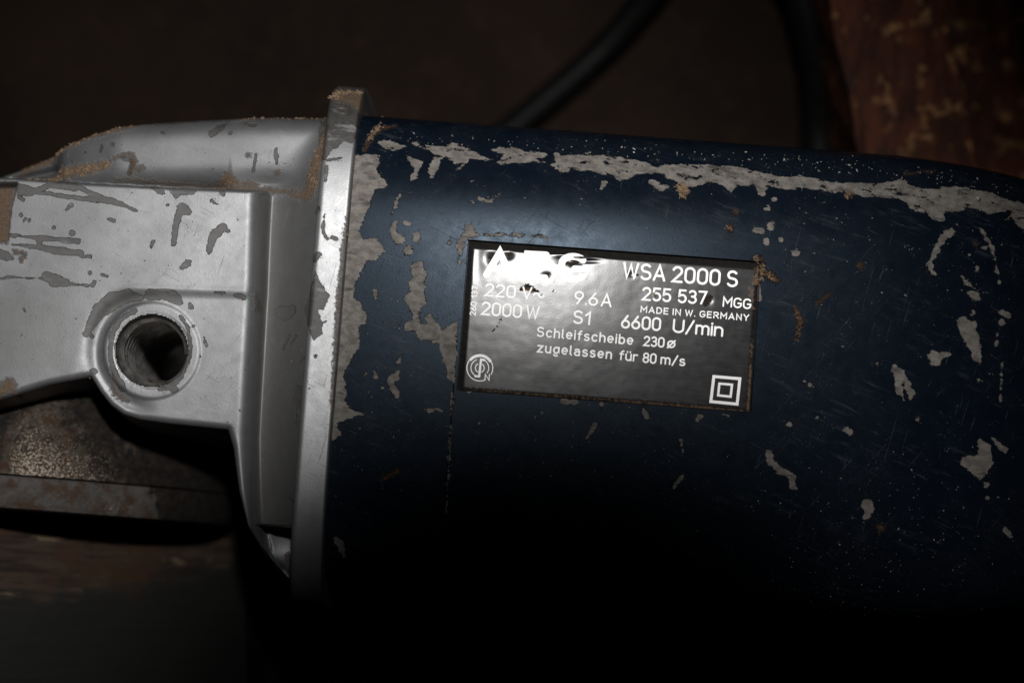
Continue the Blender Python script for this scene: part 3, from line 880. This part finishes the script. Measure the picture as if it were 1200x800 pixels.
# ------------------------------------------------------------------ gear housing casting (heightfield of the visible side)
du = 1.5
us = np.arange(-110, 392, du); vs = np.arange(96, 730, du)
UU, VV = np.meshgrid(us, vs, indexing='ij')
uf, vf = UU.ravel(), VV.ravel()
PG = np.stack([uf, vf], 1)
gxl, gyl = loc(uf, vf, ZR)
mm = 0.001
# ridge with half-round back
def smooth1(x, xs_, ys_, wdt=17):
    g = np.arange(-200, 480, 2.0)
    q = np.interp(g, xs_, ys_)
    q = np.convolve(np.pad(q, wdt, mode='edge'), np.hanning(2 * wdt + 1) / np.hanning(2 * wdt + 1).sum(), 'same')[wdt:-wdt]
    return np.interp(x, g, q)
crest_v = smooth1(uf, [-110, 0, 60, 130, 300, 400], [205, 196, 182, 175, 172, 176])
crest_z = smooth1(uf, [-110, 0, 52, 58, 90, 130, 300, 390], [78, 84, 87, 91.5, 94, 96, 98, 99], 8) * mm
tt = (vf - crest_v) / smooth1(uf, [-110, 0, 130, 400], [30, 34, 44, 47])
ridge = crest_z - 0.0115 * (1 - np.clip(1 - np.clip(np.abs(tt), 0, 0.995) ** 3.8, 0, 1) ** (1 / 2.6))
# block carrying the side handle
edge_b = vf - np.interp(uf, [-110, 20, 100, 200, 305], [205, 211, 217, 222, 226])            # below its upper edge
blk = 0.1036 - 0.0000000095 * np.clip(200 - uf, 0, None) ** 2
def edge_drop(d, rad, sl):
    return np.where(d > rad, 0, np.where(d > 0, rad - np.sqrt(np.clip(rad ** 2 - (rad - d) ** 2, 0, None)), rad + sl * (-d)))
d_top = edge_b * PXMM * mm
d_right = (np.interp(vf, [200, 350, 510], [308, 303, 294]) - uf) * PXMM * mm
blk_e = np.maximum(edge_drop(d_top, 0.0006, 7.0), edge_drop(d_right, 0.0026, 3.6)) + 0.35 * np.minimum(edge_drop(d_top, 0.0006, 7.0), edge_drop(d_right, 0.0026, 3.6))
blk = blk - blk_e
pad = sstep(337, 350, vf + 0.03 * (150 - uf)) * sstep(120, 150, uf + 0.4 * (vf - 345))
blk = blk - 0.00025 * pad
rdg = np.exp(-((vf - (339 + 0.03 * (uf - 150))) / 5.0) ** 2) * sstep(140, 165, uf) * (1 - sstep(285, 298, uf))
blk = blk + 0.00010 * rdg
blk = blk - 0.0006 * np.exp(-(((np.hypot(uf - 180, vf - 412) - 66) / 9.0) ** 2)) * (1 - sstep(150, 190, uf)) * sstep(338, 362, vf)
# neck up to the flange
ny = (gyl - yc) / 0.0475
nr = np.clip(1 - np.abs(ny) ** 5, 0, 1) ** (1 / 5)
neck_top = np.interp(uf, [-110, 300, 312, 322, 332, 345, 360, 375, 392], [97.4, 97.4, 97.4, 97.8, 98.6, 100.4, 102.8, 104.4, 105.2])
neck_top = np.interp(uf + 0.06 * (vf - 350), np.arange(-120, 420, 2), np.convolve(np.interp(np.arange(-120, 420, 2), [-120, 300, 318, 332, 348, 364, 378, 400], [97.0, 97.4, 97.9, 98.8, 100.4, 102.6, 104.6, 105.4]), np.ones(7) / 7, 'same'))
neck_top = np.clip(neck_top, 96, 106) * mm
neck = FZC + (neck_top - FZC) * nr
neck_d = (uf - np.interp(vf, [100, 490, 520, 570, 605, 640], [262, 290, 296, 299, 303, 312])) * PXMM * mm
neck = neck - np.where(neck_d > 0, 0, 1.5 * (-neck_d))
H = smax(smax(ridge, blk, 0.0003), neck, 0.0022)
# notch at the far left of the block (front cover)
notch = np.minimum(np.minimum(np.interp(vf, [210, 245, 285], [24, 15, 11]) - uf, vf - 216), 284 - vf) * PXMM
H = H - 0.0045 * sstep(-0.15, 0.5, notch)
groove_l = np.exp(-(((vf - np.interp(uf, [-110, 0, 60], [222, 194, 186])) / 4.0) ** 2)) * (1 - sstep(48, 58, uf))
H = H - 0.0022 * groove_l
# boss round the handle hole
rb_ = np.hypot(uf - 180, vf - 412)
boss = 0.10352 + 0.0 * rb_
boss = boss - np.where(rb_ < 53, 0, 0.0008 - np.sqrt(np.clip(0.0008 ** 2 - np.clip((rb_ - 53) * PXMM * mm, 0, 0.0008) ** 2, 0, None))) - np.clip(rb_ - 57, 0, None) * 0.0003
H = smax(H, boss, 0.0004)
H = np.where(rb_ < 50, np.where(rb_ < 45, np.minimum(H, boss), H), H)
# silhouette
outline = [(-140, 214), (-60, 200), (0, 184), (60, 164), (95, 151), (130, 141), (200, 133), (290, 128), (392, 131), (430, 131), (430, 720), (372, 716), (345, 692), (318, 664), (303, 642), (291, 616), (281, 575),
           (274, 524), (268, 504), (200, 497), (165, 492), (146, 486), (131, 475), (119, 460), (108, 442), (60, 451), (0, 469), (-140, 500)]
od = poly_sdf(PG, outline) * PXMM * mm
rw = 0.0013
drop = np.where(od > rw, 0, np.where(od > 0, rw - np.sqrt(np.clip(rw ** 2 - (rw - od) ** 2, 0, None)), rw + 14.0 * (-od)))
H = H - drop
# ventilation slot low on the neck
slot = poly_sdf(PG, [(299, 614), (341, 617), (341, 684), (322, 668), (308, 645)]) * PXMM
slope = np.interp(vf - 0.9 * (uf - 300), [585, 640], [-0.011, -0.003])
H = H + slope * sstep(-0.1, 0.25, slot) * (od > 0)
# casting unevenness
H = H + 0.00006 * np.sin(uf * 0.021 + 1) * np.sin(vf * 0.017) + 0.00004 * np.sin(uf * 0.05 + vf * 0.031)
Zmin = 0.030
keep = (gxl < X_FL - 0.0020) & (od > -0.0052) & ~(rb_ < 42.0)
Hc = np.maximum(H, Zmin)
Vg = np.stack([gxl, gyl, Hc], -1)
Fg = grid_faces(len(us), len(vs))
Fg = Fg[keep[Fg].all(axis=1)]
used = np.unique(Fg)
remap = -np.ones(len(Vg), int); remap[used] = np.arange(len(used))
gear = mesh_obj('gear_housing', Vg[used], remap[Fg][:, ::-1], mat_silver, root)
me = gear.data
if sum(p.normal.z for p in list(me.polygons)[:2000]) < 0:
    me.flip_normals()
g_chips = fl_chips + [
    S_([1.6, 2.2, 2.6, 3.4, 1.6], (27, 227), (60, 229), (90, 234), (135, 238), (162, 249)), S_([2, 3.2, 2.6, 2], (58, 216), (90, 219), (112, 230), (140, 241)),
    P_((20, 216), (44, 222), (60, 216), (86, 214), (100, 221), (92, 226), (62, 222), (40, 232), (24, 230)), S_([2.4, 1.5], (86, 242), (80, 248)), S_([2, 2], (30, 236), (24, 232)),
    S_([6, 4, 3.5, 3.5], (217, 246), (211, 254), (208, 270), (206, 287)), S_([6, 3], (216, 246), (224, 252)),
    S_([5, 5, 3.5], (263, 269), (252, 278), (247, 296)), S_([4, 2], (262, 270), (270, 273)),
    S_([1.6, 2, 2.5, 3.5], (12, 277), (45, 280), (70, 283), (94, 285)), S_(3.8, (87, 275)), S_([1.5, 3, 4.2, 3.6], (18, 288), (45, 291), (75, 296), (98, 298)), S_([3, 3], (48, 281), (48, 292)),
    S_([5, 6, 3], (2, 298), (10, 302), (18, 304)), S_([1.5, 1.5], (98, 302), (109, 302)), S_([1.2, 1, 1, 1.4, 1.6], (0, 328), (20, 326), (50, 328), (80, 334), (106, 336)),
    S_([6, 7, 4], (58, 325), (66, 330), (80, 333)), S_([3, 2.5], (111, 335), (113, 333)), S_([2, 2], (122, 324), (128, 326)), S_(2.2, (108, 321)),
    P_((176, 220), (192, 222), (196, 230), (186, 229)), P_((200, 224), (235, 225), (228, 230), (214, 230), (208, 236), (204, 230)), S_(3.5, (263, 228)),
    P_((211, 316), (220, 306), (228, 307), (226, 314), (215, 318)), S_([2, 1], (250, 237), (257, 242)), S_(1.6, (199, 242)), S_([2, 2.5], (182, 285), (180, 290)), S_([1.5, 2], (130, 259), (136, 261)),
    S_([1.2, 1.2], (30, 262), (33, 258)), S_([1.2, 1.2], (36, 262), (37, 259)), S_(2.4, (66, 269)), S_(1.8, (27, 254)), S_([2.5, 1.5], (31, 364), (33, 367)),
    S_([4, 8, 10, 8, 4], (104, 392), (118, 366), (134, 354), (152, 348), (166, 350)), S_([6, 7, 7, 5], (178, 347), (190, 347), (205, 349), (212, 355)), S_([2, 3], (224, 357), (226, 361)),
    S_([2, 2], (254, 344), (264, 345)), S_([2.4, 2.4], (278, 348), (288, 350)), S_(1.4, (229, 383)), S_(1.5, (237, 418)), S_([1, 1], (241, 397), (244, 407)),
    S_([3, 3, 3, 3, 4, 5], (160, 366), (142, 376), (133, 396), (132, 420), (137, 440), (146, 456)), S_([3, 5, 4], (190, 456), (204, 452), (206, 458)), S_(4, (112, 436)), S_(3, (110, 396)),
    S_([1.6, 1.4, 2, 2, 3], (214, 372), (222, 384), (226, 408), (222, 426), (210, 448)),
    S_([7, 9, 6], (328, 364), (334, 366), (342, 362)), S_([1, 1.4], (329, 410), (338, 392)), S_([1, 1.2], (340, 403), (346, 393)),
    P_((347, 450), (352, 452), (359, 475), (352, 482), (341, 467)), P_((344, 495), (352, 489), (362, 502), (352, 511)), S_([1, 1], (347, 478), (348, 492)), S_([1.5, 2], (340, 585), (345, 596)),
    # ridge
    P_((241, 151), (252, 141), (262, 138), (258, 150), (245, 157)), S_([3, 3], (285, 140), (296, 142)), S_(2, (267, 152)), S_([1.2, 2], (113, 165), (112, 172)), S_(2.4, (92, 172)), S_(2.6, (126, 164)),
    S_([2, 1.6], (185, 150), (190, 153)), S_([1.6, 3, 2], (322, 172), (322, 182), (323, 188)), S_([1.2, 1.5], (298, 178), (295, 198)), S_([2, 3, 2], (138, 180), (152, 186), (146, 199)),
    S_([5, 5, 4, 3], (170, 135), (230, 131), (300, 128), (380, 132)),
]
g_dirt = [P_((2, 168), (60, 160), (130, 140), (180, 132), (180, 138), (100, 156), (60, 168), (52, 178), (0, 192)), S_([5, 7, 6, 5], (30, 205), (60, 195), (90, 192), (118, 188)),
          S_([1.2, 2, 1.4], (122, 184), (135, 178), (150, 176)), S_([2, 4, 3, 2.5], (150, 176), (153, 186), (149, 197), (163, 192)), S_([4, 7, 5], (252, 213), (264, 204), (272, 210)), S_([4, 3], (286, 212), (298, 213)),
          S_(3.2, (324, 200)), S_(2, (290, 178)), S_([4, 7, 8, 9, 8], (384, 150), (378, 172), (370, 190), (366, 208), (362, 226)), S_([3, 6], (340, 226), (362, 230)), P_((-60, 216), (16, 216), (11, 286), (-60, 286)),
          S_([2, 2, 2], (20, 296), (32, 300), (28, 306)), S_([6, 8, 4], (0, 462), (14, 452), (20, 460)), S_([1.5, 2], (300, 346), (302, 362)), S_([3, 4, 3], (330, 652), (336, 662), (338, 670)), S_([1.6, 2, 1.6], (132, 440), (136, 460), (152, 470)),
          S_([1.5, 2.2, 1.6, 2.4, 3.0], (130, 204), (180, 208), (230, 212), (290, 217), (350, 224)), S_([2, 2.5, 2], (270, 136), (300, 130), (384, 131))]
attrs(gear, g_chips, g_dirt)
PGu = PG[used]
fs = np.clip(poly_sdf(PGu, [(300, 226), (420, 226), (420, 620), (292, 620), (290, 520), (294, 400)]) / 9.0, 0, 1) * np.interp(PGu[:, 0], [300, 345, 372, 392], [1.0, 0.85, 0.40, 0.1])  # grey grime on the neck, deepened in the crease to suppress its highlight line
fs = np.maximum(fs, 0.55 * np.clip(poly_sdf(PGu, [(120, 196), (380, 204), (380, 232), (120, 220)]) / 9.0, 0, 1))  # same grey painted into the groove between ridge and block
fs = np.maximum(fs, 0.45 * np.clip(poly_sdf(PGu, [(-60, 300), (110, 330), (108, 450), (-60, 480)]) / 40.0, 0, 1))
set_attr(gear, 'film_shade', fs)
print('gear', len(used))

# threaded hole for the side handle
hx, hy = map(float, loc(180, 412, ZR))
hr = 0.00675
rows = []
nseg = 72
ztop = 0.1034
def hole_row(r, z, wob=0.0):
    return [(hx + r * math.cos(2 * math.pi * k / nseg), hy + r * math.sin(2 * math.pi * k / nseg), z + wob * k / nseg) for k in range(nseg)]
rows.append(hole_row(hr + 0.00060, ztop - 0.0002))
rows.append(hole_row(hr + 0.00052, ztop + 0.00016))
rows.append(hole_row(hr + 0.00040, ztop + 0.00012))
rows.append(hole_row(hr + 0.00005, ztop - 0.0006))
pitch = 0.0032
z = ztop - 0.0012
rows.append(hole_row(hr + 0.0002, z))
for t in range(17):
    for fr, rr_ in ((0.0, hr), (0.12, hr - 0.00005), (0.42, hr - 0.00095), (0.58, hr - 0.00095), (0.88, hr - 0.00005)):
        rows.append(hole_row(rr_, z - (t + fr) * pitch, -pitch))
rows.append(hole_row(hr - 0.001, z - 17.3 * pitch, 0))
rows.append(hole_row(0.0003, z - 17.3 * pitch, 0))
Vt = np.array(rows).reshape(-1, 3)
thr = mesh_obj('threaded_socket', Vt, grid_faces(len(rows), nseg, wrap_v=True)[:, ::-1], mat_thread, gear)
sharpen(thr, 40)

# ------------------------------------------------------------------ spindle collar and guard band below the gear head
ax_x = float(loc(-10, 500, 0.09)[0])
def lathe_y(name, prof, mat, zc, nseg=160, jit=0.0):
    rows = []
    for (yy, r) in prof:
        a = np.linspace(0, 2 * math.pi, nseg, endpoint=False)
        rows.append(np.stack([ax_x + r * np.sin(a), np.full(nseg, yy), zc + r * np.cos(a)], -1))
    Vv = np.array(rows).reshape(-1, 3)
    o = mesh_obj(name, Vv, grid_faces(len(prof), nseg, wrap_v=True), mat, root)
    sharpen(o, 35)
    return o
def yv(v, z=0.094): return float(loc(60, v, z)[1])
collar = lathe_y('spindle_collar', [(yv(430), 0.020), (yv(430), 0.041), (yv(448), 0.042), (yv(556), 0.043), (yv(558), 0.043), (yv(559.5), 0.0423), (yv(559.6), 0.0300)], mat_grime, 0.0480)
collar['label'] = 'dark rust-crusted collar under the gear head'
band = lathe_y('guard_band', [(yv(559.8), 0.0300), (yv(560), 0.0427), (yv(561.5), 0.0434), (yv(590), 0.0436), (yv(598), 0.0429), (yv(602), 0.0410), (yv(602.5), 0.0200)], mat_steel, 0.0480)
band['label'] = 'stained grey steel guard clamp band'

gr_black_shade = [P_((28, 482), (60, 440), (105, 425), (160, 480), (300, 560), (300, 610), (175, 610), (140, 585), (128, 566), (96, 556), (60, 540), (28, 516)), P_((-80, 425), (30, 425), (10, 462), (-80, 480))]  # black grime, plus the block's cast shadow painted over the right part
gr_speck = [P_((70, 498), (110, 492), (150, 500), (152, 540), (120, 556), (60, 558), (0, 560), (0, 548), (50, 540))]
attrs(collar, gr_black_shade, gr_speck)
attrs(band, [P_((150, 540), (320, 540), (320, 620), (170, 620)), S_([3, 4], (98, 566), (112, 576))], [S_([2, 3], (110, 592), (140, 588))])  # right end darkened: grime with the block's shadow painted in
# ------------------------------------------------------------------ power cord
def P3(u, v, z):
    a, b = at(u, v, z)
    return (float(a), float(b), z)
cord_pts = [P3(470, 270, 0.0046), P3(560, 185, 0.0046), P3(620, 135, 0.0046), P3(700, 66, 0.0050), P3(752, 6, 0.010), P3(800, -55, 0.018), P3(880, -75, 0.024), P3(928, -30, 0.023), P3(948, 30, 0.019),
            P3(958, 95, 0.012), P3(960, 150, 0.0065), P3(958, 210, 0.0048), P3(950, 300, 0.0046)]
V, F = tube(spline(cord_pts, 10), [0.0034 + 0.0010 * sstep(0.45, 0.7, i / 120.0) for i in range(121)], 18)
cord = mesh_obj('power_cord', V, F, mat_cord)
tag(cord, 'thick black rubber cord looping on the floor behind the grinder', 'cord')

# ------------------------------------------------------------------ wooden block behind, upper right
def block(name, corners, z0, z1, mat, bev=0.0015, sub=26):
    """prism with worn edges; corners counter-clockwise world xy"""
    import bmesh
    bm = bmesh.new()
    vb = [bm.verts.new((x, y, z0)) for x, y in corners]
    vt = [bm.verts.new((x, y, z1)) for x, y in corners]
    n = len(corners)
    bm.faces.new(vt); bm.faces.new(vb[::-1])
    for i in range(n):
        bm.faces.new((vb[i], vb[(i + 1) % n], vt[(i + 1) % n], vt[i]))
    bmesh.ops.bevel(bm, geom=bm.edges[:], offset=bev, segments=2, affect='EDGES')
    bmesh.ops.subdivide_edges(bm, edges=[e for e in bm.edges if e.calc_length() > 0.008], cuts=10, use_grid_fill=True)
    for v in bm.verts:
        p = v.co * 1000
        v.co.x += 0.0004 * math.sin(p.y * 0.31 + p.z * 0.2) + 0.0002 * math.sin(p.y * 1.1)
        v.co.z += 0.0003 * math.sin(p.x * 0.3) * math.sin(p.y * 0.23) if v.co.z > z1 * 0.5 else 0
    m_ = bpy.data.meshes.new(name); bm.to_mesh(m_); bm.free()
    m_.materials.append(mat)
    o = bpy.data.objects.new(name, m_); col.objects.link(o)
    return o
zt = 0.046
ytool = lambda u: None
def tool_side(x):      # world y just behind the housing's rear side
    return (yc + HA + 0.0015 + math.tan(YAW) * 0 + (x * math.sin(YAW)) ) / 1.0
c1 = P3(1012, 190, zt); c2 = P3(972, 0, zt); c3 = P3(948, -130, zt)
d1 = P3(1150, 200, zt); d2 = P3(1108, 0, zt); d3 = P3(1080, -130, zt)
wood = block('wooden_block', [(c1[0], tool_side(c1[0]) + 0.001), (d1[0], tool_side(d1[0]) + 0.001), (d3[0], d3[1]), (c3[0], c3[1])], 0.0, zt, mat_wood)
tag(wood, 'weathered reddish brown wooden block standing behind the right end of the grinder', 'wooden block')
zt2 = 0.030
g0 = 0.0015
e1 = P3(1330, 210, zt2); e3 = P3(1300, -130, zt2)
low = block('wooden_board', [(d1[0] + g0, tool_side(d1[0]) + 0.001), (e1[0], tool_side(e1[0]) + 0.001), (e3[0], e3[1]), (d3[0] + g0, d3[1])], 0.0, zt2, mat_wood)
tag(low, 'lower dark brown board at the right edge of the picture, beside the taller block', 'board')

# ------------------------------------------------------------------ rusty plank under the gear head, lower left
pk = [(-420, 607, 0.086), (-60, 607, 0.080), (120, 608, 0.062), (240, 607, 0.044), (280, 608, 0.040), (286, 690, 0.040), (292, 860, 0.040), (-60, 860, 0.080), (-420, 860, 0.086)]
import bmesh
bm = bmesh.new()
top = [bm.verts.new(P3(*p)) for p in pk]
bot = [bm.verts.new((t_.co.x, t_.co.y, 0.0)) for t_ in top]
bm.faces.new(top[::-1]); bm.faces.new(bot)
for i in range(len(pk)):
    j = (i + 1) % len(pk)
    bm.faces.new((top[i], top[j], bot[j], bot[i]))
bmesh.ops.recalc_face_normals(bm, faces=bm.faces[:])
bmesh.ops.triangulate(bm, faces=[f for f in bm.faces if len(f.verts) > 4])
for _ in range(5):
    bmesh.ops.subdivide_edges(bm, edges=[e for e in bm.edges if e.calc_length() > 0.005], cuts=1)
    bmesh.ops.triangulate(bm, faces=bm.faces[:])
me_ = bpy.data.meshes.new('wooden_offcut'); bm.to_mesh(me_); bm.free()
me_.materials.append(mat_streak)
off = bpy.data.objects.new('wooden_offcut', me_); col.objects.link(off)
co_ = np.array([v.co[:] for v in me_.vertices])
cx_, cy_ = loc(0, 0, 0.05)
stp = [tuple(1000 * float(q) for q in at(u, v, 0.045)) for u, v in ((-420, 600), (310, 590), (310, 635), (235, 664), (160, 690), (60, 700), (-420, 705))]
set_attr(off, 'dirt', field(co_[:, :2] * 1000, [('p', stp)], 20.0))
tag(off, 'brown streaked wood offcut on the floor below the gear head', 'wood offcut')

# ------------------------------------------------------------------ crumbs of sawdust and grit on the tool
def top_z(u, v):
    """upper surface of the tool at layout position"""
    x, y = loc(u, v, ZR)
    x = float(x); y = float(y)
    if x > X_FL + 0.0002:
        s = float(np.clip(taper(np.array(x)), 0.25, 1))
        q = (y - yc) / (HA * s)
        if abs(q) >= 1: return None
        if PX0 < x < PX1 and PY0 < y < PY1: return x, y, PLZ
        return x, y, ZC + HB * s * (1 - abs(q) ** NEXP) ** (1 / NEXP)
    if x > X_FL - WF:
        q = (y - yc) / FA
        if abs(q) >= 1: return None
        return x, y, FZC + FB * (1 - abs(q) ** 5) ** 0.2
    i = int(round((u - us[0]) / du)); j = int(round((v - vs[0]) / du))
    if 0 <= i < len(us) and 0 <= j < len(vs) and keep[i * len(vs) + j]:
        zz_ = Hc[i * len(vs) + j]
        return (x, y, float(zz_)) if zz_ > 0.05 else None
    return None
ico = [(0, 0, 1), (0.894, 0, 0.447), (0.276, 0.851, 0.447), (-0.724, 0.526, 0.447), (-0.724, -0.526, 0.447), (0.276, -0.851, 0.447),
       (0.724, 0.526, -0.447), (-0.276, 0.851, -0.447), (-0.894, 0, -0.447), (-0.276, -0.851, -0.447), (0.724, -0.526, -0.447), (0, 0, -1)]
icof = [(0, 1, 2), (0, 2, 3), (0, 3, 4), (0, 4, 5), (0, 5, 1), (1, 6, 2), (2, 7, 3), (3, 8, 4), (4, 9, 5), (5, 10, 1), (6, 7, 2), (7, 8, 3), (8, 9, 4), (9, 10, 5), (10, 6, 1),
        (11, 7, 6), (11, 8, 7), (11, 9, 8), (11, 10, 9), (11, 6, 10)]
ico = np.array(ico)
def crumbs(name, clusters, mat, label):
    V, F = [], []
    for (pts, spread, count, smin_, smax_, elong) in clusters:
        pts = [np.array(p, float) for p in pts]
        for _ in range(int(count * 1.5)):
            if len(pts) == 1: c = pts[0]
            else:
                k = random.randrange(len(pts) - 1); t = random.random()
                c = pts[k] * (1 - t) + pts[k + 1] * t
            u = c[0] + random.gauss(0, spread); v = c[1] + random.gauss(0, spread)
            hit = top_z(u, v)
            if hit is None: continue
            s = random.uniform(smin_, smax_) * 0.72 * PXMM * mm
            if random.random() < 0.7: s *= 0.6
            A = Matrix.Rotation(random.uniform(0, 6.3), 3, 'Z') @ Matrix.Rotation(random.uniform(-.6, .6), 3, 'X')
            sc_ = np.array([random.uniform(1.0, elong), random.uniform(.5, .9), random.uniform(.35, .8)]) * s
            q = ico * sc_ * (1 + 0.35 * (rng.random((12, 1)) - 0.5))
            q = q @ np.array(A).T + np.array(hit) + np.array([0, 0, sc_[2] * 0.5])
            b = len(V)
            V.extend(q.tolist()); F.extend([(a + b, c_ + b, d_ + b) for a, c_, d_ in icof])
    o = mesh_obj(name, V, F, mat, None, smooth=False)
    o.rotation_euler = (0, 0, YAW)
    o['kind'] = 'stuff'
    o['label'] = label; o['category'] = 'sawdust'
    return o
crumbs('sawdust', [
    ([(388, 112), (400, 101), (436, 103), (446, 118)], 2.5, 160, 0.8, 2.6, 2.2),
    ([(446, 140), (438, 150), (432, 162)], 2.0, 60, 0.8, 2.4, 2.0),
    ([(34, 206), (62, 196), (92, 193), (120, 187)], 3.5, 260, 0.8, 2.4, 2.4),
    ([(5, 180), (60, 165), (100, 152), (150, 138)], 2.5, 170, 0.8, 2.2, 2.0),
    ([(376, 160), (371, 190), (364, 222)], 3.0, 110, 0.7, 2.0, 2.5),
    ([(280, 131), (330, 129), (382, 132)], 2.0, 50, 0.8, 2.4, 2.2),
    ([(262, 206), (268, 210)], 3.0, 40, 0.7, 1.8, 1.6),
    ([(797, 218), (803, 222), (799, 227)], 3.2, 120, 0.8, 2.3, 3.2),
    ([(995, 226), (992, 231)], 2.0, 16, 0.8, 2.0, 3.0),
    ([(853, 268), (856, 270)], 2.2, 12, 0.8, 1.8, 2.5),
    ([(888, 304), (892, 318), (887, 332)], 2.4, 40, 0.8, 2.2, 2.2),
    ([(900, 320), (906, 328)], 2.4, 14, 0.8, 2.2, 2.0),
    ([(766, 345), (768, 347)], 1.2, 8, 0.8, 1.8, 2.0),
    ([(931, 362), (937, 378), (931, 400)], 2.0, 24, 0.7, 1.8, 2.0),
    ([(1178, 258), (1192, 248)], 0.6, 8, 0.9, 1.5, 3.5),
    ([(430, 190), (417, 240), (404, 300), (396, 380)], 0.9, 70, 0.6, 1.3, 2.0),
    ([(328, 652), (338, 668)], 2.0, 18, 0.7, 1.6, 1.5),
], mat_crumb, 'tan sawdust crumbs clinging to the flange corner and upper edges of the grinder')
crumbs('metal_grit', [
    ([(700, 168), (900, 184), (1050, 198), (1190, 222)], 6.0, 90, 0.5, 1.6, 2.6),
    ([(470, 160), (700, 172)], 6.0, 30, 0.5, 1.3, 2.2),
    ([(900, 240), (1000, 300), (1150, 330)], 40, 60, 0.4, 1.2, 2.0),
    ([(1000, 560), (1150, 640), (950, 660), (1000, 720)], 45, 110, 0.5, 1.3, 2.0),
    ([(560, 540), (800, 560), (1100, 640)], 45, 160, 0.35, 0.9, 1.6),
    ([(450, 300), (470, 460), (440, 560)], 25, 40, 0.4, 1.0, 2.0),
    ([(1148, 231), (1149, 232)], 1.2, 6, 1.2, 2.2, 1.3),
    ([(40, 230), (250, 260), (350, 400), (60, 420)], 45, 60, 0.35, 0.9, 1.6),
], mat_pale, 'pale grit flecks scattered over the navy housing')
